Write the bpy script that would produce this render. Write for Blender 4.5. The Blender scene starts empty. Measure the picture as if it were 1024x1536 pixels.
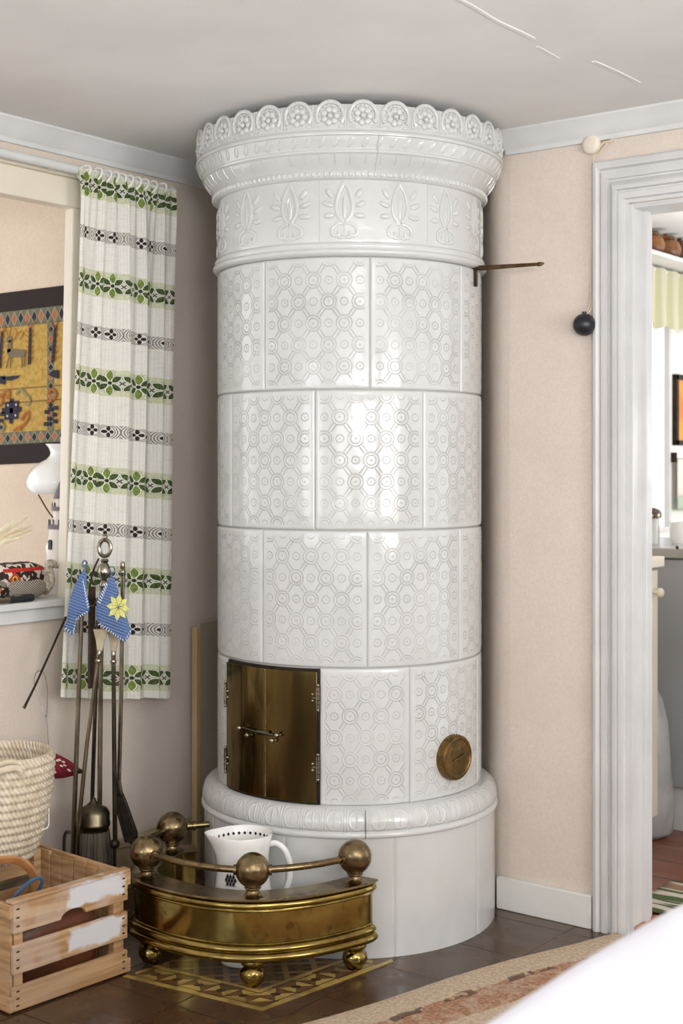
import bpy, bmesh, math, random, ast
from mathutils import Vector, Matrix
random.seed(7)
PI = math.pi
R_ = math.radians
SC = bpy.context.scene
COL = SC.collection

# ------------------------------------------------------------------ place
# room axes: x runs along the right wall (away from the corner), y towards the right wall, z up
CA, SA = math.cos(R_(37)), math.sin(R_(37))
EYE = 1.218
FPX = 2044.0
HOR = 698.0
CEIL = 2.13
VR = 3.265          # right wall plane  y = VR
UL = -2.865         # left wall plane   x = UL
NICHE = 3.49        # recess behind the stove
UP = -1.895         # where the recess begins

def cw(X, Y, z):    # metres right of / in front of the viewpoint -> room
    return Vector((CA * X - SA * Y, SA * X + CA * Y, z))
def P(px, py, Y):
    return cw((px - 512) / FPX * Y, Y, EYE - (py - HOR) / FPX * Y)
def onV(px, py, v):
    k = (px - 512) / FPX
    return P(px, py, v / (SA * k + CA))
def onU(px, py, u):
    k = (px - 512) / FPX
    return P(px, py, u / (CA * k - SA))
def onZ(px, py, z):
    return P(px, py, (EYE - z) * FPX / (py - HOR))

# ------------------------------------------------------------------ colours / nodes
def lin(c):
    out = []
    for v in c[:3]:
        v = v / 255.0
        out.append(v / 12.92 if v <= 0.04045 else ((v + 0.055) / 1.055) ** 2.4)
    return (out[0], out[1], out[2], 1.0)

class NT:
    def __init__(s, name):
        s.m = bpy.data.materials.new(name)
        s.m.use_nodes = True
        s.t = s.m.node_tree
        s.b = s.t.nodes['Principled BSDF']
        s.out = s.t.nodes['Material Output']
    def new(s, typ, **kw):
        n = s.t.nodes.new(typ)
        for k, v in kw.items(): setattr(n, k, v)
        return n
    def link(s, a, b): s.t.links.new(a, b)
    def setin(s, node, key, val):
        if val is None: return
        if isinstance(val, bpy.types.NodeSocket): s.link(val, node.inputs[key])
        else: node.inputs[key].default_value = val
    def coord(s, kind='Object'):
        return s.new('ShaderNodeTexCoord').outputs[kind]
    def uv(s):
        sep = s.new('ShaderNodeSeparateXYZ'); s.link(s.coord('UV'), sep.inputs[0])
        return sep.outputs[0], sep.outputs[1]
    def xyz(s):
        sep = s.new('ShaderNodeSeparateXYZ'); s.link(s.coord('Object'), sep.inputs[0])
        return sep.outputs[0], sep.outputs[1], sep.outputs[2]
    def noise(s, scale, detail=3, vec=None, rough=.5, stretch=None):
        n = s.new('ShaderNodeTexNoise')
        n.inputs['Scale'].default_value = scale; n.inputs['Detail'].default_value = detail
        n.inputs['Roughness'].default_value = rough
        v = vec or s.coord('Object')
        if stretch:
            mp = s.new('ShaderNodeMapping'); mp.inputs['Scale'].default_value = stretch
            s.link(v, mp.inputs[0]); v = mp.outputs[0]
        s.link(v, n.inputs['Vector'])
        return n.outputs[0]
    def mix(s, fac, a, b):
        n = s.new('ShaderNodeMix', data_type='RGBA')
        for key, val in ((0, fac), (6, a), (7, b)):
            if isinstance(val, bpy.types.NodeSocket): s.link(val, n.inputs[key])
            else: n.inputs[key].default_value = val
        return n.outputs[2]
    def ramp(s, x, lo, hi):
        n = s.new('ShaderNodeMapRange'); n.interpolation_type = 'SMOOTHSTEP'
        s.setin(n, 0, x); s.setin(n, 1, lo); s.setin(n, 2, hi)
        return n.outputs[0]
    def bump(s, h, dist=.002, strength=1.0, normal=None):
        n = s.new('ShaderNodeBump')
        n.inputs['Strength'].default_value = strength; n.inputs['Distance'].default_value = dist
        s.link(h, n.inputs['Height'])
        if normal is not None: s.link(normal, n.inputs['Normal'])
        return n.outputs[0]
    # tiny expression compiler: python expression -> math nodes
    def E(s, text, /, **env):
        tree = ast.parse(text, mode='eval').body
        def m(op, *a):
            if all(not isinstance(q, bpy.types.NodeSocket) for q in a):
                pass
            n = s.new('ShaderNodeMath', operation=op)
            for i, q in enumerate(a): s.setin(n, i, q)
            return n.outputs[0]
        B = {ast.Add: 'ADD', ast.Sub: 'SUBTRACT', ast.Mult: 'MULTIPLY', ast.Div: 'DIVIDE', ast.Pow: 'POWER'}
        pyop = {'ADD': lambda a, b: a + b, 'SUBTRACT': lambda a, b: a - b, 'MULTIPLY': lambda a, b: a * b,
                'DIVIDE': lambda a, b: a / b, 'POWER': lambda a, b: a ** b}
        F = {'sin': 'SINE', 'cos': 'COSINE', 'abs': 'ABSOLUTE', 'min': 'MINIMUM', 'max': 'MAXIMUM', 'floor': 'FLOOR',
             'fract': 'FRACT', 'sqrt': 'SQRT', 'mod': 'FLOORED_MODULO', 'atan2': 'ARCTAN2'}
        def ev(n):
            if isinstance(n, ast.Constant): return float(n.value)
            if isinstance(n, ast.Name):
                v = env[n.id]
                return v if isinstance(v, bpy.types.NodeSocket) else float(v)
            if isinstance(n, ast.UnaryOp): 
                v = ev(n.operand)
                return -v if isinstance(v, float) else m('MULTIPLY', v, -1.0)
            if isinstance(n, ast.BinOp):
                a, b = ev(n.left), ev(n.right); op = B[type(n.op)]
                if isinstance(a, float) and isinstance(b, float): return pyop[op](a, b)
                return m(op, a, b)
            if isinstance(n, ast.Compare):
                a, b = ev(n.left), ev(n.comparators[0])
                return m('LESS_THAN' if isinstance(n.ops[0], ast.Lt) else 'GREATER_THAN', a, b)
            if isinstance(n, ast.Call):
                f = n.func.id; a = [ev(q) for q in n.args]
                if f == 'ss': return s.ramp(a[2], a[0], a[1])
                if f == 'hyp': return m('SQRT', m('ADD', m('MULTIPLY', a[0], a[0]), m('MULTIPLY', a[1], a[1])))
                if f == 'ridge':   # 1 at |x|=0 falling to 0 at width
                    q = m('ABSOLUTE', a[0]); return s.ramp(q, a[1], 0.0)
                return m(F[f], *a)
            raise ValueError(ast.dump(n))
        return ev(tree)

def mat(name, c, rough=.5, metal=0, c2=None, vs=8, lo=.35, hi=.65, bump=0, bs=60, coat=0, stretch=None, spec=None, detail=3, sheen=0):
    n = NT(name)
    b = n.b
    b.inputs['Roughness'].default_value = rough
    b.inputs['Metallic'].default_value = metal
    if spec is not None: b.inputs['Specular IOR Level'].default_value = spec
    if coat: b.inputs['Coat Weight'].default_value = coat; b.inputs['Coat Roughness'].default_value = .08
    if sheen: b.inputs['Sheen Weight'].default_value = sheen
    if c2:
        f = n.ramp(n.noise(vs, detail, stretch=stretch), lo, hi)
        n.link(n.mix(f, lin(c), lin(c2)), b.inputs['Base Color'])
    else:
        b.inputs['Base Color'].default_value = lin(c)
    if bump:
        n.link(n.bump(n.noise(bs, 3, stretch=stretch), bump), b.inputs['Normal'])
    return n.m

# ------------------------------------------------------------------ mesh builder
class MB:
    def __init__(s, xf=None):
        s.v = []; s.f = []; s.uv = []; s.mi = []; s.cur = 0; s.xf = xf
    def vert(s, p):
        p = Vector(p)
        if s.xf: p = Vector(s.xf(p))
        s.v.append(p); return len(s.v) - 1
    def face(s, idx, uv=None):
        s.f.append(tuple(idx)); s.uv.append(uv); s.mi.append(s.cur)
    def box(s, c, size, rot=None, axes=None):
        c = Vector(c); hx, hy, hz = [q / 2 for q in size]
        if axes: ax = [Vector(a) for a in axes]
        else:
            ax = [Vector((1, 0, 0)), Vector((0, 1, 0)), Vector((0, 0, 1))]
            if rot:
                M = Matrix.Rotation(rot, 3, 'Z') if not isinstance(rot, Matrix) else rot
                ax = [M @ a for a in ax]
        ids = []
        for k in ((-1, -1, -1), (1, -1, -1), (1, 1, -1), (-1, 1, -1), (-1, -1, 1), (1, -1, 1), (1, 1, 1), (-1, 1, 1)):
            ids.append(s.vert(c + ax[0] * hx * k[0] + ax[1] * hy * k[1] + ax[2] * hz * k[2]))
        for q in ((0, 3, 2, 1), (4, 5, 6, 7), (0, 1, 5, 4), (1, 2, 6, 5), (2, 3, 7, 6), (3, 0, 4, 7)):
            s.face([ids[i] for i in q])
    def span(s, a, b):
        a = Vector(a); b = Vector(b)
        s.box((a + b) / 2, [abs(q) for q in (b - a)])
    def hexa(s, lo, hi):
        ids = [s.vert(p) for p in list(lo) + list(hi)]
        n = len(lo)
        s.face(list(reversed(ids[:n]))); s.face(ids[n:])
        for i in range(n):
            j = (i + 1) % n
            s.face([ids[i], ids[j], ids[n + j], ids[n + i]])
    def prism(s, poly, d):      # planar polygon (3-D points) extruded by vector d
        d = Vector(d); s.hexa([Vector(p) for p in poly], [Vector(p) + d for p in poly])
    def sphere(s, c, r, nu=16, nv=10, axes=None):
        if not hasattr(r, '__len__'): r = (r, r, r)
        c = Vector(c)
        ax = [Vector(a) for a in (axes or ((1, 0, 0), (0, 1, 0), (0, 0, 1)))]
        def pt(a, b):
            return c + ax[0] * r[0] * math.sin(b) * math.cos(a) + ax[1] * r[1] * math.sin(b) * math.sin(a) + ax[2] * r[2] * math.cos(b)
        top = s.vert(pt(0, 0)); bot = s.vert(pt(0, PI)); rows = []
        for j in range(1, nv):
            rows.append([s.vert(pt(2 * PI * i / nu, PI * j / nv)) for i in range(nu)])
        for i in range(nu):
            k = (i + 1) % nu
            s.face((top, rows[0][i], rows[0][k])); s.face((bot, rows[-1][k], rows[-1][i]))
            for j in range(nv - 2):
                s.face((rows[j][i], rows[j + 1][i], rows[j + 1][k], rows[j][k]))
    def tube(s, path, r, n=8, closed=False, cap=True, flat=None):
        p = [Vector(q) for q in path]; N = len(p)
        rr = r if hasattr(r, '__len__') else [r] * N
        tang = []
        for i in range(N):
            if closed: t = p[(i + 1) % N] - p[i - 1]
            else: t = p[min(i + 1, N - 1)] - p[max(i - 1, 0)]
            if t.length < 1e-9: t = Vector((0, 0, 1))
            tang.append(t.normalized())
        a = Vector((0, 0, 1)) if abs(tang[0].z) < .9 else Vector((1, 0, 0))
        nrm = (a - tang[0] * a.dot(tang[0])).normalized()
        rings = []
        for i in range(N):
            if i:
                nrm = nrm - tang[i] * nrm.dot(tang[i])
                nrm = nrm.normalized() if nrm.length > 1e-6 else tang[i].orthogonal().normalized()
            bn = tang[i].cross(nrm)
            ring = []
            for k in range(n):
                t = 2 * PI * k / n
                fa, fb = (1, 1) if not flat else flat
                ring.append(s.vert(p[i] + nrm * math.cos(t) * rr[i] * fa + bn * math.sin(t) * rr[i] * fb))
            rings.append(ring)
        for i in range(N if closed else N - 1):
            A, Bq = rings[i], rings[(i + 1) % N]
            for k in range(n):
                j = (k + 1) % n; s.face((A[k], A[j], Bq[j], Bq[k]))
        if cap and not closed:
            s.face(list(reversed(rings[0]))); s.face(rings[-1])
    def lathe(s, prof, c=(0, 0, 0), n=48, th0=0, th1=2 * PI, axis=None, uvs=None, rfun=None):
        # prof: list of (r,z); axis: optional (ex,ey,ez)
        c = Vector(c)
        ax = [Vector(a) for a in (axis or ((1, 0, 0), (0, 1, 0), (0, 0, 1)))]
        full = abs(th1 - th0 - 2 * PI) < 1e-6
        m = n if full else n + 1
        L = [0]
        for i in range(1, len(prof)):
            L.append(L[-1] + math.hypot(prof[i][0] - prof[i - 1][0], prof[i][1] - prof[i - 1][1]))
        rm = max(q[0] for q in prof)
        g = []
        for (r, z) in prof:
            row = []
            if r < 1e-6:
                row = [s.vert(c + ax[2] * z)] * m
            else:
                for i in range(m):
                    t = th0 + (th1 - th0) * i / n
                    q = r + (rfun(t, r, z) if rfun else 0)
                    row.append(s.vert(c + ax[0] * q * math.cos(t) + ax[1] * q * math.sin(t) + ax[2] * z))
            g.append(row)
        for j in range(len(prof) - 1):
            for i in range(n):
                k = (i + 1) % m if full else i + 1
                ids = [g[j][i], g[j][k], g[j + 1][k], g[j + 1][i]]
                t0 = th0 + (th1 - th0) * i / n; t1 = th0 + (th1 - th0) * (i + 1) / n
                uv = [(t0 * rm, L[j]), (t1 * rm, L[j]), (t1 * rm, L[j + 1]), (t0 * rm, L[j + 1])]
                q = []; qu = []
                for a, b in zip(ids, uv):
                    if a not in q: q.append(a); qu.append(b)
                if len(q) > 2: s.face(q, qu)
    def grid(s, f, us, vs, uvf=None):
        g = [[s.vert(f(u, v)) for u in us] for v in vs]
        for j in range(len(vs) - 1):
            for i in range(len(us) - 1):
                uv = None
                if uvf: uv = [uvf(us[i], vs[j]), uvf(us[i + 1], vs[j]), uvf(us[i + 1], vs[j + 1]), uvf(us[i], vs[j + 1])]
                s.face((g[j][i], g[j][i + 1], g[j + 1][i + 1], g[j + 1][i]), uv)
    def build(s, name, m, parent=None, loc=None, smooth=True, bevel=0, angle=35, sub=0, recalc=True, solid=0):
        root = parent
        while root is not None and root.parent is not None: root = root.parent
        if root is not None: org = root.location.copy()
        elif loc is not None: org = Vector(loc)
        else:
            lo = [min(v[i] for v in s.v) for i in range(3)]; hi = [max(v[i] for v in s.v) for i in range(3)]
            org = Vector(((lo[0] + hi[0]) / 2, (lo[1] + hi[1]) / 2, lo[2]))
        me = bpy.data.meshes.new(name)
        me.from_pydata([v - org for v in s.v], [], s.f)
        if any(u is not None for u in s.uv):
            L = me.uv_layers.new(name='UVMap')
            for poly, u in zip(me.polygons, s.uv):
                if u:
                    for li, q in zip(poly.loop_indices, u): L.data[li].uv = q
        ms = m if isinstance(m, (list, tuple)) else [m]
        for q in ms: me.materials.append(q)
        if len(ms) > 1: me.polygons.foreach_set('material_index', s.mi)
        if recalc:
            bm = bmesh.new(); bm.from_mesh(me)
            bmesh.ops.recalc_face_normals(bm, faces=bm.faces); bm.to_mesh(me); bm.free()
        if smooth:
            me.polygons.foreach_set('use_smooth', [True] * len(me.polygons))
            me.set_sharp_from_angle(angle=R_(angle))
        me.update()
        o = bpy.data.objects.new(name, me); COL.objects.link(o)
        if parent is not None: o.parent = parent
        else: o.location = org
        if solid:
            q = o.modifiers.new('solid', 'SOLIDIFY'); q.thickness = solid; q.offset = 0
        if bevel:
            q = o.modifiers.new('bevel', 'BEVEL'); q.width = bevel; q.segments = 2; q.limit_method = 'ANGLE'; q.angle_limit = R_(40)
        if sub:
            q = o.modifiers.new('sub', 'SUBSURF'); q.levels = sub; q.render_levels = sub
        return o

def tag(o, label, cat, group=None, kind=None):
    o['label'] = label; o['category'] = cat
    if group: o['group'] = group
    if kind: o['kind'] = kind
    return o
def thing(name, label, cat, loc, group=None):
    o = bpy.data.objects.new(name, None); COL.objects.link(o)
    o.empty_display_size = .05; o.location = Vector(loc)
    return tag(o, label, cat, group)
def struct(o, label=None, cat=None):
    o['kind'] = 'structure'
    if label: o['label'] = label
    if cat: o['category'] = cat
    return o
def lerp(a, b, t): return a + (b - a) * t
def catmull(pts, n=8, closed=False):
    pts = [Vector(p) for p in pts]; N = len(pts); out = []
    rng = range(N) if closed else range(N - 1)
    for i in rng:
        if closed: a, b, c, d = pts[i - 1], pts[i], pts[(i + 1) % N], pts[(i + 2) % N]
        else: a, b, c, d = pts[max(i - 1, 0)], pts[i], pts[i + 1], pts[min(i + 2, N - 1)]
        for k in range(n):
            t = k / n
            out.append(.5 * ((2 * b) + (c - a) * t + (2 * a - 5 * b + 4 * c - d) * t * t + (3 * b - a - 3 * c + d) * t ** 3))
    if not closed: out.append(pts[-1])
    return out
CX = Vector((CA, SA, 0)); CY = Vector((-SA, CA, 0)); UPV = Vector((0, 0, 1))   # across / away directions
# ------------------------------------------------------------------ materials
def wallpaper(name, c, c2):
    n = NT(name)
    f = n.noise(170, 4, rough=.7); g = n.noise(6, 3)
    col = n.mix(n.ramp(f, .3, .7), lin(c), lin(c2))
    col = n.mix(n.E('f*0.3', f=n.ramp(g, .4, .7)), col, lin([q - 8 for q in c2]))
    n.link(col, n.b.inputs['Base Color']); n.b.inputs['Roughness'].default_value = .85
    n.link(n.bump(n.noise(7, 2), .006, .5, normal=n.bump(f, .0006, .5)), n.b.inputs['Normal'])
    return n.m
M = {}
M['paper'] = wallpaper('wallpaper', (225, 213, 201), (216, 202, 189))
M['paper_next'] = wallpaper('wallpaper_next', (228, 212, 192), (219, 200, 180))
M['paint'] = mat('white_paint', (222, 222, 221), .38, c2=(214, 214, 212), vs=5, bump=.002, bs=18)
M['door_paint'] = mat('door_paint', (214, 213, 212), .36, c2=(207, 206, 205), vs=6, bump=.0015, bs=25)
M['cream_paint'] = mat('cream_paint', (236, 227, 210), .4, c2=(230, 220, 202), vs=5)
M['ceil'] = mat('ceiling_paint', (240, 239, 237), .8, c2=(234, 233, 231), vs=3, bump=.003, bs=6)
M['plinth_paint'] = mat('skirting_paint', (228, 226, 220), .45, c2=(205, 200, 190), vs=9, lo=.55, hi=.75, bump=.003, bs=20)
M['old_skirting'] = mat('old_skirting', (176, 158, 130), .5, c2=(156, 138, 112), vs=9)
M['board'] = mat('grey_board', (168, 158, 142), .7, c2=(156, 146, 130), vs=4)
M['board_edge'] = mat('board_edge', (205, 178, 132), .6, c2=(188, 160, 116), vs=12, stretch=(1, 1, .1))
M['black_iron'] = mat('black_iron', (38, 33, 28), .45, .7, c2=(58, 48, 38), vs=30)
M['rod_steel'] = mat('rod_steel', (168, 160, 146), .2, 1, c2=(140, 130, 114), vs=14)
M['dark_steel'] = mat('dark_steel', (104, 96, 84), .26, 1, c2=(78, 70, 60), vs=14)
M['soot'] = mat('dark_grout', (70, 66, 60), .9)
M['grout'] = mat('tile_grout', (196, 193, 187), .7)

def brass(name, c, c2, c3, rough, vs=9, stretch=None):
    n = NT(name); b = n.b
    f = n.ramp(n.noise(vs, 5, rough=.6, stretch=stretch), .38, .66)
    g = n.ramp(n.noise(vs * 3.3, 4, stretch=stretch), .52, .74)
    col = n.mix(f, lin(c), lin(c2)); col = n.mix(n.E('g*0.7', g=g), col, lin(c3))
    n.link(col, b.inputs['Base Color']); b.inputs['Metallic'].default_value = 1
    n.link(n.E('r+f*0.07+g*0.12', r=rough, f=f, g=g), b.inputs['Roughness'])
    n.link(n.bump(n.noise(vs * .8, 2), .002, .35), b.inputs['Normal'])
    return n.m
M['brass'] = brass('aged_brass', (164, 144, 84), (136, 116, 64), (84, 68, 44), .12)
M['brass_dull'] = brass('dull_brass', (146, 128, 96), (122, 104, 76), (84, 70, 54), .22)
M['brass_door'] = brass('door_brass', (122, 106, 66), (92, 76, 46), (58, 46, 32), .1, 7, (1, 1, .25))
M['brass_hatch'] = brass('hatch_brass', (136, 104, 58), (98, 82, 50), (62, 58, 42), .32, 30)

def glaze_mat(name, kind):
    n = NT(name); b = n.b
    b.inputs['Base Color'].default_value = lin((226, 225, 222))
    b.inputs['Roughness'].default_value = .13
    b.inputs['Coat Weight'].default_value = .3; b.inputs['Coat Roughness'].default_value = .06
    f = n.ramp(n.noise(6, 3), .45, .75)
    n.link(n.mix(f, lin((208, 208, 206)), lin((200, 200, 197))), b.inputs['Base Color'])
    wav = n.noise(14, 2)
    if kind == 'tile':
        a, h = n.uv()
        x = n.E('mod(a,0.078)-0.039', a=a); y = n.E('mod(h,0.108)-0.054', h=h)
        ax = n.E('abs(x)', x=x); ay = n.E('abs(y)', y=y)
        d = n.E('min(hyp(x,y),hyp(ax-0.039,ay-0.054))', x=x, y=y, ax=ax, ay=ay)
        rings = n.E('max(ridge(d-0.0195,0.0024),max(ridge(d-0.0125,0.0022),ridge(d,0.0038)))', d=d)
        # bars joining the rings, in threes, along the diagonals
        p = n.E('ax*0.8107-ay*0.5855', ax=ax, ay=ay)
        al = n.E('ax*0.5855+ay*0.8107', ax=ax, ay=ay)
        bars = n.E('max(ridge(p-0.0042,0.002),ridge(p+0.0042,0.002))*(d>0.0225)', p=p, d=d)
        # little chevrons and dots in the gaps left and right of each ring
        gx = n.E('min(hyp(ax-0.039,ay),hyp(ax,ay-0.054))', ax=ax, ay=ay)
        dots = n.E('max(ridge(gx-0.0095,0.002),ridge(gx,0.003))', gx=gx)
        wob = n.ramp(n.noise(7, 2), .32, .68)
        H = n.E('max(rings,max(bars,dots*0.8))', rings=rings, bars=bars, dots=dots)
        # plain border round each tile
        au = n.new('ShaderNodeAttribute', attribute_name='edge')
        H = n.E('H*e*(0.4+0.6*w)', H=H, e=n.ramp(au.outputs['Fac'], .010, .020), w=wob)
        nm = n.bump(wav, .004, .35)
        n.link(n.bump(H, .0027, .85, normal=nm), b.inputs['Normal'])
    elif kind == 'leaf':     # leafy relief on the base moulding
        a, h = n.uv()
        x = n.E('mod(a,0.056)-0.028', a=a); y = n.E('h-0.055', h=h)
        d = n.E('hyp(x,y*0.8)', x=x, y=y)
        H = n.E('max(ridge(d-0.020,0.004),max(ridge(x,0.003)*(abs(y)<0.02),ridge(abs(x)-0.0245,0.003)))*(abs(y)<0.036)', d=d, x=x, y=y)
        H = n.E('H*(0.4+0.6*w)', H=H, w=n.ramp(n.noise(25, 2), .35, .6))
        n.link(n.bump(H, .002, .7, normal=n.bump(wav, .004, .4)), b.inputs['Normal'])
    else:
        n.link(n.bump(wav, .004, .4), b.inputs['Normal'])
    return n.m
M['glaze'] = glaze_mat('white_glaze', 'plain')
M['tile'] = glaze_mat('white_relief_glaze', 'tile')
M['leaf'] = glaze_mat('white_leaf_glaze', 'leaf')

# ------------------------------------------------------------------ the setting
def floor_mat():
    n = NT('brown_floor'); b = n.b
    x, y, z = n.xyz()
    cx = n.E('floor((x+0.03)/0.24)', x=x); cy = n.E('floor((y+0.105)/0.24)', y=y)
    rnd = n.E('fract(sin(cx*12.9898+cy*78.233)*43758.5453)', cx=cx, cy=cy)
    fx = n.E('abs(fract((x+0.03)/0.24)-0.5)', x=x); fy = n.E('abs(fract((y+0.105)/0.24)-0.5)', y=y)
    e = n.E('max(fx,fy)', fx=fx, fy=fy)
    seam = n.ramp(e, .484, .497)
    gr = n.noise(26, 4, stretch=(1, .15, 1)); bl = n.noise(5, 3)
    c = n.mix(n.ramp(gr, .35, .7), lin((80, 52, 31)), lin((58, 36, 21)))
    c = n.mix(n.E('r*0.4', r=rnd), c, lin((92, 78, 66)))
    c = n.mix(n.E('f*0.5', f=n.ramp(bl, .45, .7)), c, lin((72, 46, 24)))
    c = n.mix(n.E('s*0.7', s=seam), c, lin((40, 30, 22)))
    n.link(c, b.inputs['Base Color'])
    n.link(n.E('0.14+g*0.2', g=n.ramp(n.noise(9, 3), .3, .7)), b.inputs['Roughness'])
    n.link(n.bump(n.E('0-s', s=seam), .0012, .8, normal=n.bump(bl, .01, .35)), b.inputs['Normal'])
    return n.m
def plank_mat(name, c, c2, w=.13, rough=.25):
    n = NT(name); b = n.b
    x, y, z = n.xyz()
    k = n.E('floor(y/w)', y=y, w=w); rnd = n.E('fract(sin(k*12.9898)*43758.5453)', k=k)
    seam = n.ramp(n.E('abs(fract(y/w)-0.5)', y=y, w=w), .475, .497)
    g = n.noise(14, 4, stretch=(.12, 1, 1))
    c_ = n.mix(n.E('g*0.6+r*0.4', g=n.ramp(g, .3, .7), r=rnd), lin(c), lin(c2))
    c_ = n.mix(n.E('s*0.8', s=seam), c_, lin((40, 20, 12)))
    n.link(c_, b.inputs['Base Color']); b.inputs['Roughness'].default_value = rough
    return n.m
M['floor'] = floor_mat()
M['kfloor'] = plank_mat('red_brown_boards', (150, 92, 66), (120, 70, 48), .17)
XE, YB = 2.0, -1.7       # unseen end walls
T = .10
mb = MB(); mb.span((UL - .02, YB, -.05), (XE, VR + .03, 0)); mb.span((UL - .02, VR + .03, -.05), (UP, NICHE, 0)); struct(mb.build('floor', M['floor'], smooth=False))
mb = MB(); mb.span((-2.6, VR + .06, -.05), (.2, 5.6, 0)); struct(mb.build('floor_kitchen', M['kfloor'], smooth=False))
mb = MB(); mb.span((-4.8, YB, CEIL), (XE + .1, 5.6, CEIL + .05)); struct(mb.build('ceiling', M['ceil'], smooth=False))
# cracks in the ceiling paper
M['crack'] = M['ceil']
for i, pts in enumerate(([(660, -12), (700, 5), (742, 30), (778, 47), (800, 58)], [(806, 70), (838, 88)], [(890, 92), (930, 110), (958, 124)])):
    mb = MB(); q = [onZ(a, b, CEIL - .0005) for a, b in pts]
    mb.tube(catmull(q, 6), .006 if i != 1 else .004, 6, flat=(.35, 1)); struct(mb.build('trim_crack', M['crack']))

# right wall with the recess behind the stove and the doorway
DL, DTOP = -1.5255, 1.893
mb = MB()
mb.span((UP + .012, VR, 0), (DL, VR + T, CEIL)); mb.span((DL, VR, DTOP), (-.72, VR + T, CEIL)); mb.span((-.72, VR, 0), (XE, VR + T, CEIL))
mb.span((UL, NICHE, 0), (-2.0, NICHE + T, CEIL))
# the paper bends back softly into the recess behind the stove
cv = catmull([(UP + .012, VR, 0), (-1.92, 3.271, 0), (-1.955, 3.291, 0), (-2.0, 3.338, 0), (-2.06, 3.402, 0), (-2.105, NICHE + .001, 0)], 5)
lo = cv + [Vector((UP + .012, NICHE + T, 0))]
mb.hexa(lo, [q + Vector((0, 0, CEIL)) for q in lo])
struct(mb.build('wall_right', M['paper'], smooth=True, angle=40))
# left wall with the opening into the next room
ZS = .835                       # underside of the sill
OY1 = 2.535; OTOP = 1.938; OY0 = 1.35
mb = MB(); TL = .024
mb.span((UL - TL, YB, 0), (UL, OY0, CEIL)); mb.span((UL - TL, OY0, 0), (UL, OY1 + .03, ZS)); mb.span((UL - TL, OY0, OTOP), (UL, OY1 + .03, CEIL)); mb.span((UL - TL, OY1 + .03, 0), (UL, NICHE + T, CEIL))
struct(mb.build('wall_left', M['paper'], smooth=False))
# unseen walls behind the viewer, each with a window opening that lets the daylight in
M['kwall'] = mat('white_wall', (240, 239, 236), .7)
def holed(name, axis, at, a0, a1, holes, z0, z1):
    mb = MB(); edges = [a0]
    def sp(p, q, za, zb):
        if axis == 'x': mb.span((at, p, za), (at + .1, q, zb))
        else: mb.span((p, at, za), (q, at + .1, zb))
    cur = a0
    for h0, h1 in holes:
        sp(cur, h0, 0, CEIL); sp(h0, h1, 0, z0); sp(h0, h1, z1, CEIL); cur = h1
    sp(cur, a1, 0, CEIL)
    struct(mb.build(name, M['kwall'], smooth=False))
WH = [(-.9, .35), (.75, 2.0)]
BH = [(-2.3, -1.1), (.1, 1.4)]
holed('wall_far_side', 'x', XE, YB, VR + T, WH, .75, 1.9)
holed('wall_back', 'y', YB - .1, UL - TL, XE + .1, BH, .75, 1.9)
def unseen_window(name, axis, at, h):
    mb = MB(); w = .05
    for a, b_, za, zb in ((h[0], h[0] + w, .75, 1.9), (h[1] - w, h[1], .75, 1.9), (h[0], h[1], .75, .8), (h[0], h[1], 1.85, 1.9), ((h[0] + h[1]) / 2 - .025, (h[0] + h[1]) / 2 + .025, .8, 1.85)):
        if axis == 'x': mb.span((at + .03, a, za), (at + .07, b_, zb))
        else: mb.span((a, at + .03, za), (b_, at + .07, zb))
    struct(mb.build(name, M['paint'], smooth=False))
unseen_window('window_3', 'x', XE, WH[0]); unseen_window('window_4', 'x', XE, WH[1])
unseen_window('window_5', 'y', YB - .1, BH[0]); unseen_window('window_6', 'y', YB - .1, BH[1])

# next room seen through the opening
VN = 2.85
mb = MB(); mb.span((-4.8, VN, 0), (UL - TL, VN + .1, CEIL)); struct(mb.build('wall_next_room', M['paper_next'], smooth=False))
mb = MB(); mb.span((-4.8, YB, -.05), (UL - .02, VN, 0)); struct(mb.build('floor_next_room', M['kfloor'], smooth=False))

# cornice
prof = [(0, 0), (.046, 0), (.046, -.006), (.040, -.012), (.030, -.030), (.020, -.044), (.014, -.050), (.012, -.062), (0, -.062)]
mb = MB()
mb.hexa([(UL + a, YB, CEIL + z) for a, z in prof], [(UL + a, NICHE, CEIL + z) for a, z in prof]); struct(mb.build('trim_cornice_left', M['paint'], angle=25))
mb = MB()
mb.hexa([(UP + .005, VR - a, CEIL + z) for a, z in prof], [(XE, VR - a, CEIL + z) for a, z in prof]); struct(mb.build('trim_cornice_right', M['paint'], angle=25))
# skirting boards
mb = MB(); mb.span((-1.915, VR - .018, 0), (-1.628, VR, .088)); struct(mb.build('baseboard_right', M['plinth_paint'], bevel=.003))
mb = MB(); mb.span((UL, 2.2, 0), (UL + .02, NICHE, .128)); mb.span((UL, 2.2, .128), (UL + .034, NICHE, .147)); struct(mb.build('baseboard_left', M['old_skirting'], bevel=.003))

# window_1: frame, lintel board and deep sill of the opening
w1 = bpy.data.objects.new('window_1', None); COL.objects.link(w1); w1.location = (UL, OY1, ZS); struct(w1)
mb = MB()
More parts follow.
